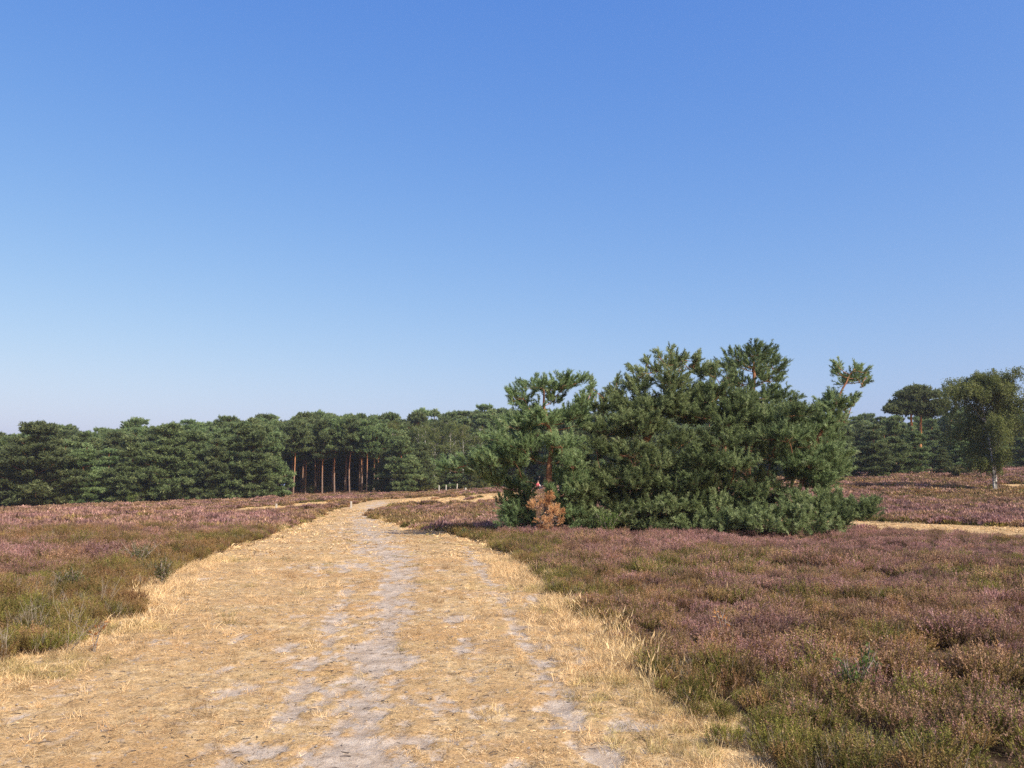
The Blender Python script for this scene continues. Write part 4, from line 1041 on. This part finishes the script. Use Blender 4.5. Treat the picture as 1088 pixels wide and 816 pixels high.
# tall lone pine, two stems
def umbrella_pine():
    global rng
    d = 100.0; px = 976; x = ray(px, 500)[0] * d; H = top_H(px, 412, x, d); k = PXM(d)
    base = np.array([x, d, float(terrain(x, d))])
    root = bpy.data.objects.new('pine_tree', None); COL.objects.link(root); root.location = base
    tag(root, 'tall twin-stemmed pine with a domed umbrella crown above the right forest', 'pine tree')
    tw = Geo(); fo = Geo()
    for pts in ([(972, 500), (970, 470), (968, 440), (971, 420)], [(977, 500), (978, 470), (979, 440), (984, 424)]):
        C_ = [W(a, b, d) - base for a, b in pts]; C_[0][2] = -0.2
        V, T = tube(curve_pts(C_, 12), np.linspace(.2, .07, 12), 8); tw.add(V, T, 0, .5, True)
    r0 = W(974, 432, d) - base
    for (a, b, rx, ry) in [(975, 416, 12, 5), (962, 422, 11, 6), (988, 422, 12, 6), (975, 425, 14, 6), (956, 431, 9, 5), (950, 436, 7, 3), (998, 431, 9, 5), (985, 433, 9, 5), (966, 433, 8, 5), (1001, 435, 5, 3), (970, 438, 11, 4), (986, 440, 10, 4), (958, 438, 9, 4), (978, 434, 12, 5), (995, 438, 7, 3)]:
        for dd in (-1.0, 0.6, 1.6):
            c = W(a + rng.normal(0, 2), b, d + dd) - base; limb(tw, r0, c, .06, .02, 0.05)
            pad(fo, None, c, np.array([rx * k, rx * k, ry * k]), r0, 30, 8, .36, FAR, .45, .6)
    obj('trunk', tw.mesh('trunk', [M['pine_bark_orange']]), root); obj('crown', fo.mesh('crown', [M['needle_far']]), root)
M['pine_bark_orange'] = bark_mat('orange_pine_bark', (0.42, 0.21, 0.10), (0.55, 0.26, 0.11), 1, 5, 8)
umbrella_pine()
# lone birch with two stems
d = 66.0; x = ray(1057, 515)[0] * d
bt, bc = forest_birch(790, 9.3, 4.1, 4.4, 2, .17)
e = bpy.data.objects.new('birch_tree', None); COL.objects.link(e); e.location = (x, d, float(terrain(x, d)) - 0.05)
s = top_H(1057, 399, x, d) / 9.3; e.scale = (s, s, s)
tag(e, 'lone birch with black and white twin trunk and drooping olive leaves on the right heath', 'birch tree'); obj('trunk', bt, e); obj('crown', bc, e)

# low undergrowth bushes at the forest foot
for i, (px, d, h) in enumerate([(330, 124, 1.3), (348, 126, 1.0), (392, 123, 1.2), (140, 101, 1.4), (500, 118, 1.0), (516, 116, 1.3), (546, 112, 1.2), (1018, 84, 1.0)]):
    x = ray(px, 500)[0] * d
    shrub('forest_bush', ['low green bush left of centre in the trunk opening', 'small bush in the shade among the bare trunks', 'green bush at the right end of the trunk opening', 'olive bush at the foot of the left forest wall',
          'low bush right of the three posts', 'yellow-green bush left of the straw clearing', 'round bush at the back of the straw clearing', 'small scrubby bush left of the lone birch'][i],
          'bush', x, d, h, 1.4, 'birch_leaf' if i in (3, 5) else 'dark_sprig', 1500, .22, 14, group='bushes at the forest foot')

# ------------------------------------------------------------------ the person glimpsed behind the left pine
def person():
    d = 88.0; x = ray(571.5, 512)[0] * d; z = float(terrain(x, d))
    def mm(name, c):
        m, nt = new_mat(name); out_principled(nt, c, 0.8); return m
    me = bpy.data.meshes.new('person')
    J = [(0, 0, .22), (0, 0.02, .45), (0, 0.0, .70), (0, -.01, .80), (0, -.03, .96), (.18, 0, .68), (.25, -.08, .46), (.18, -.26, .40), (-.18, 0, .68), (-.25, -.08, .46), (-.18, -.26, .40),
         (.11, -.05, .2), (.14, -.36, .48), (.12, -.55, .10), (.12, -.70, .08), (-.11, -.05, .2), (-.14, -.36, .48), (-.12, -.55, .10), (-.12, -.70, .08)]
    E = [(0, 1), (1, 2), (2, 3), (3, 4), (2, 5), (5, 6), (6, 7), (2, 8), (8, 9), (9, 10), (0, 11), (11, 12), (12, 13), (13, 14), (0, 15), (15, 16), (16, 17), (17, 18)]
    Rr = [.15, .14, .14, .06, .10, .065, .045, .035, .065, .045, .035, .10, .07, .045, .04, .10, .07, .045, .04]
    me.from_pydata(J, E, [])
    o = obj('person', me, None, (x, d, z)); m = o.modifiers.new('skin', 'SKIN')
    for i, r in enumerate(Rr): me.skin_vertices[0].data[i].radius = (r, r)
    me.skin_vertices[0].data[0].use_root = True; m.use_smooth_shade = True; m = o.modifiers.new('sub', 'SUBSURF'); m.levels = m.render_levels = 1
    dg = bpy.context.evaluated_depsgraph_get(); me2 = bpy.data.meshes.new_from_object(o.evaluated_get(dg)); o.modifiers.clear(); o.data = me2
    skin = mm('skin', (.55, .33, .24)); red = mm('red_top', (.38, .06, .08)); blue = mm('dark_trousers', (.04, .05, .10)); white = mm('white_sleeve', (.75, .75, .75))
    me2.materials.clear()
    for m in (skin, red, blue, white): me2.materials.append(m)
    for p in me2.polygons:
        c = p.center; p.use_smooth = True
        p.material_index = 0 if c.z > .77 else (2 if (c.z < .34 or c.y < -.27) else (3 if c.x > .17 else 1))
        if c.y < -.2 and abs(c.x) > .1 and .3 < c.z < .44 and c.z > .38 and c.y > -.3: p.material_index = 0
    o.rotation_euler = (0, 0, 0.7)
    tag(o, 'person in a red top sitting on the sand, glimpsed beneath the left pine', 'person')
    g_ = Geo(); n = 12; V = []
    for i in range(5):
        a = i / 4 * math.pi * .5
        for j in range(n): b = j / n * 2 * math.pi; V.append((math.cos(b) * math.cos(a) * .11, math.sin(b) * math.cos(a) * .12, math.sin(a) * .11))
    T = [t for i in range(4) for j in range(n) for t in ((i * n + j, i * n + (j + 1) % n, (i + 1) * n + (j + 1) % n), (i * n + j, (i + 1) * n + (j + 1) % n, (i + 1) * n + j))]
    g_.add(np.array(V) + [0, -.02, .97], T, 0, .5, True); obj('hair', g_.mesh('hair', [mm('brown_hair', (.08, .05, .03))]), o)
person()

# ------------------------------------------------------------------ light and sky
SUN_AZ = math.radians(136)      # clockwise from +Y: behind the camera, to the right
SUN_EL = math.radians(41)
w = bpy.data.worlds.new('World'); sc.world = w; w.use_nodes = True; nt = w.node_tree
bg = nt.nodes['Background']; st = nt.nodes.new('ShaderNodeTexSky'); st.sky_type = 'NISHITA'; st.sun_disc = False
st.sun_elevation = SUN_EL; st.sun_rotation = SUN_AZ; st.air_density = 1.0; st.dust_density = 2.5; st.ozone_density = 3.0; st.altitude = 50
# hazy summer sky: the physical sky with its three channels graded
sxyz = nt.nodes.new('ShaderNodeSeparateColor'); cxyz = nt.nodes.new('ShaderNodeCombineColor'); nt.links.new(st.outputs[0], sxyz.inputs[0])
for i_, (k_, g_) in enumerate(((0.68, 1.38), (1.0, 0.94), (2.80, 0.344))):
    p_ = nt.nodes.new('ShaderNodeMath'); p_.operation = 'POWER'; p_.inputs[1].default_value = g_
    q_ = nt.nodes.new('ShaderNodeMath'); q_.operation = 'MULTIPLY'; q_.inputs[1].default_value = k_
    u_ = nt.nodes.new('ShaderNodeMath'); u_.operation = 'MINIMUM'; u_.inputs[1].default_value = 14.0
    nt.links.new(sxyz.outputs[i_], p_.inputs[0]); nt.links.new(p_.outputs[0], q_.inputs[0]); nt.links.new(q_.outputs[0], u_.inputs[0]); nt.links.new(u_.outputs[0], cxyz.inputs[i_])
nt.links.new(cxyz.outputs[0], bg.inputs[0]); bg.inputs[1].default_value = 0.10
sl = bpy.data.lights.new('sun', 'SUN'); sl.energy = 3.6; sl.angle = math.radians(0.53); sl.color = (1.0, 0.945, 0.87)
so = bpy.data.objects.new('sun', sl); COL.objects.link(so)
sdir = Vector((math.sin(SUN_AZ) * math.cos(SUN_EL), math.cos(SUN_AZ) * math.cos(SUN_EL), math.sin(SUN_EL)))
so.rotation_euler = sdir.to_track_quat('Z', 'Y').to_euler(); so.location = (0, 0, 30)

# ------------------------------------------------------------------ the air
hz = Geo(); q = 2900.0; zb, zt = float(Zg.min()) - 1.0, 20.0
hv = [(x_, y_, z_) for z_ in (zb, zt) for x_, y_ in ((-q, -q), (q, -q), (q, q), (-q, q))]
hz.add(hv, [(0, 2, 1), (0, 3, 2), (4, 5, 6), (4, 6, 7), (0, 1, 5), (0, 5, 4), (1, 2, 6), (1, 6, 5), (2, 3, 7), (2, 7, 6), (3, 0, 4), (3, 4, 7)])
hm, hnt = new_mat('air'); pv = N(hnt, 'ShaderNodeVolumePrincipled'); ho = N(hnt, 'ShaderNodeOutputMaterial'); L(hnt, pv.outputs[0], ho.inputs['Volume'])
pv.inputs['Color'].default_value = (0.85, 0.90, 0.97, 1); pv.inputs['Density'].default_value = 0.00028; pv.inputs['Anisotropy'].default_value = 0.2
tag(obj('haze', hz.mesh('haze', [hm])), kind='stuff')

# ------------------------------------------------------------------ camera, view
cam = bpy.data.cameras.new('camera'); co = bpy.data.objects.new('camera', cam); COL.objects.link(co)
cam.sensor_width = 36; cam.lens = 36 * F / 1088.0; cam.clip_start = 0.1; cam.clip_end = 6000
co.location = (0, 0, EYE); co.rotation_euler = (math.pi / 2 + PITCH, 0, 0); sc.camera = co
sc.view_settings.view_transform = 'Standard'; sc.view_settings.look = 'None'; sc.view_settings.exposure = 0.85; sc.view_settings.gamma = 1
sc.render.engine = 'CYCLES'
sc.cycles.max_bounces = 5; sc.cycles.diffuse_bounces = 3; sc.cycles.glossy_bounces = 2; sc.cycles.transmission_bounces = 3; sc.cycles.transparent_max_bounces = 4
sc.cycles.use_denoising = False
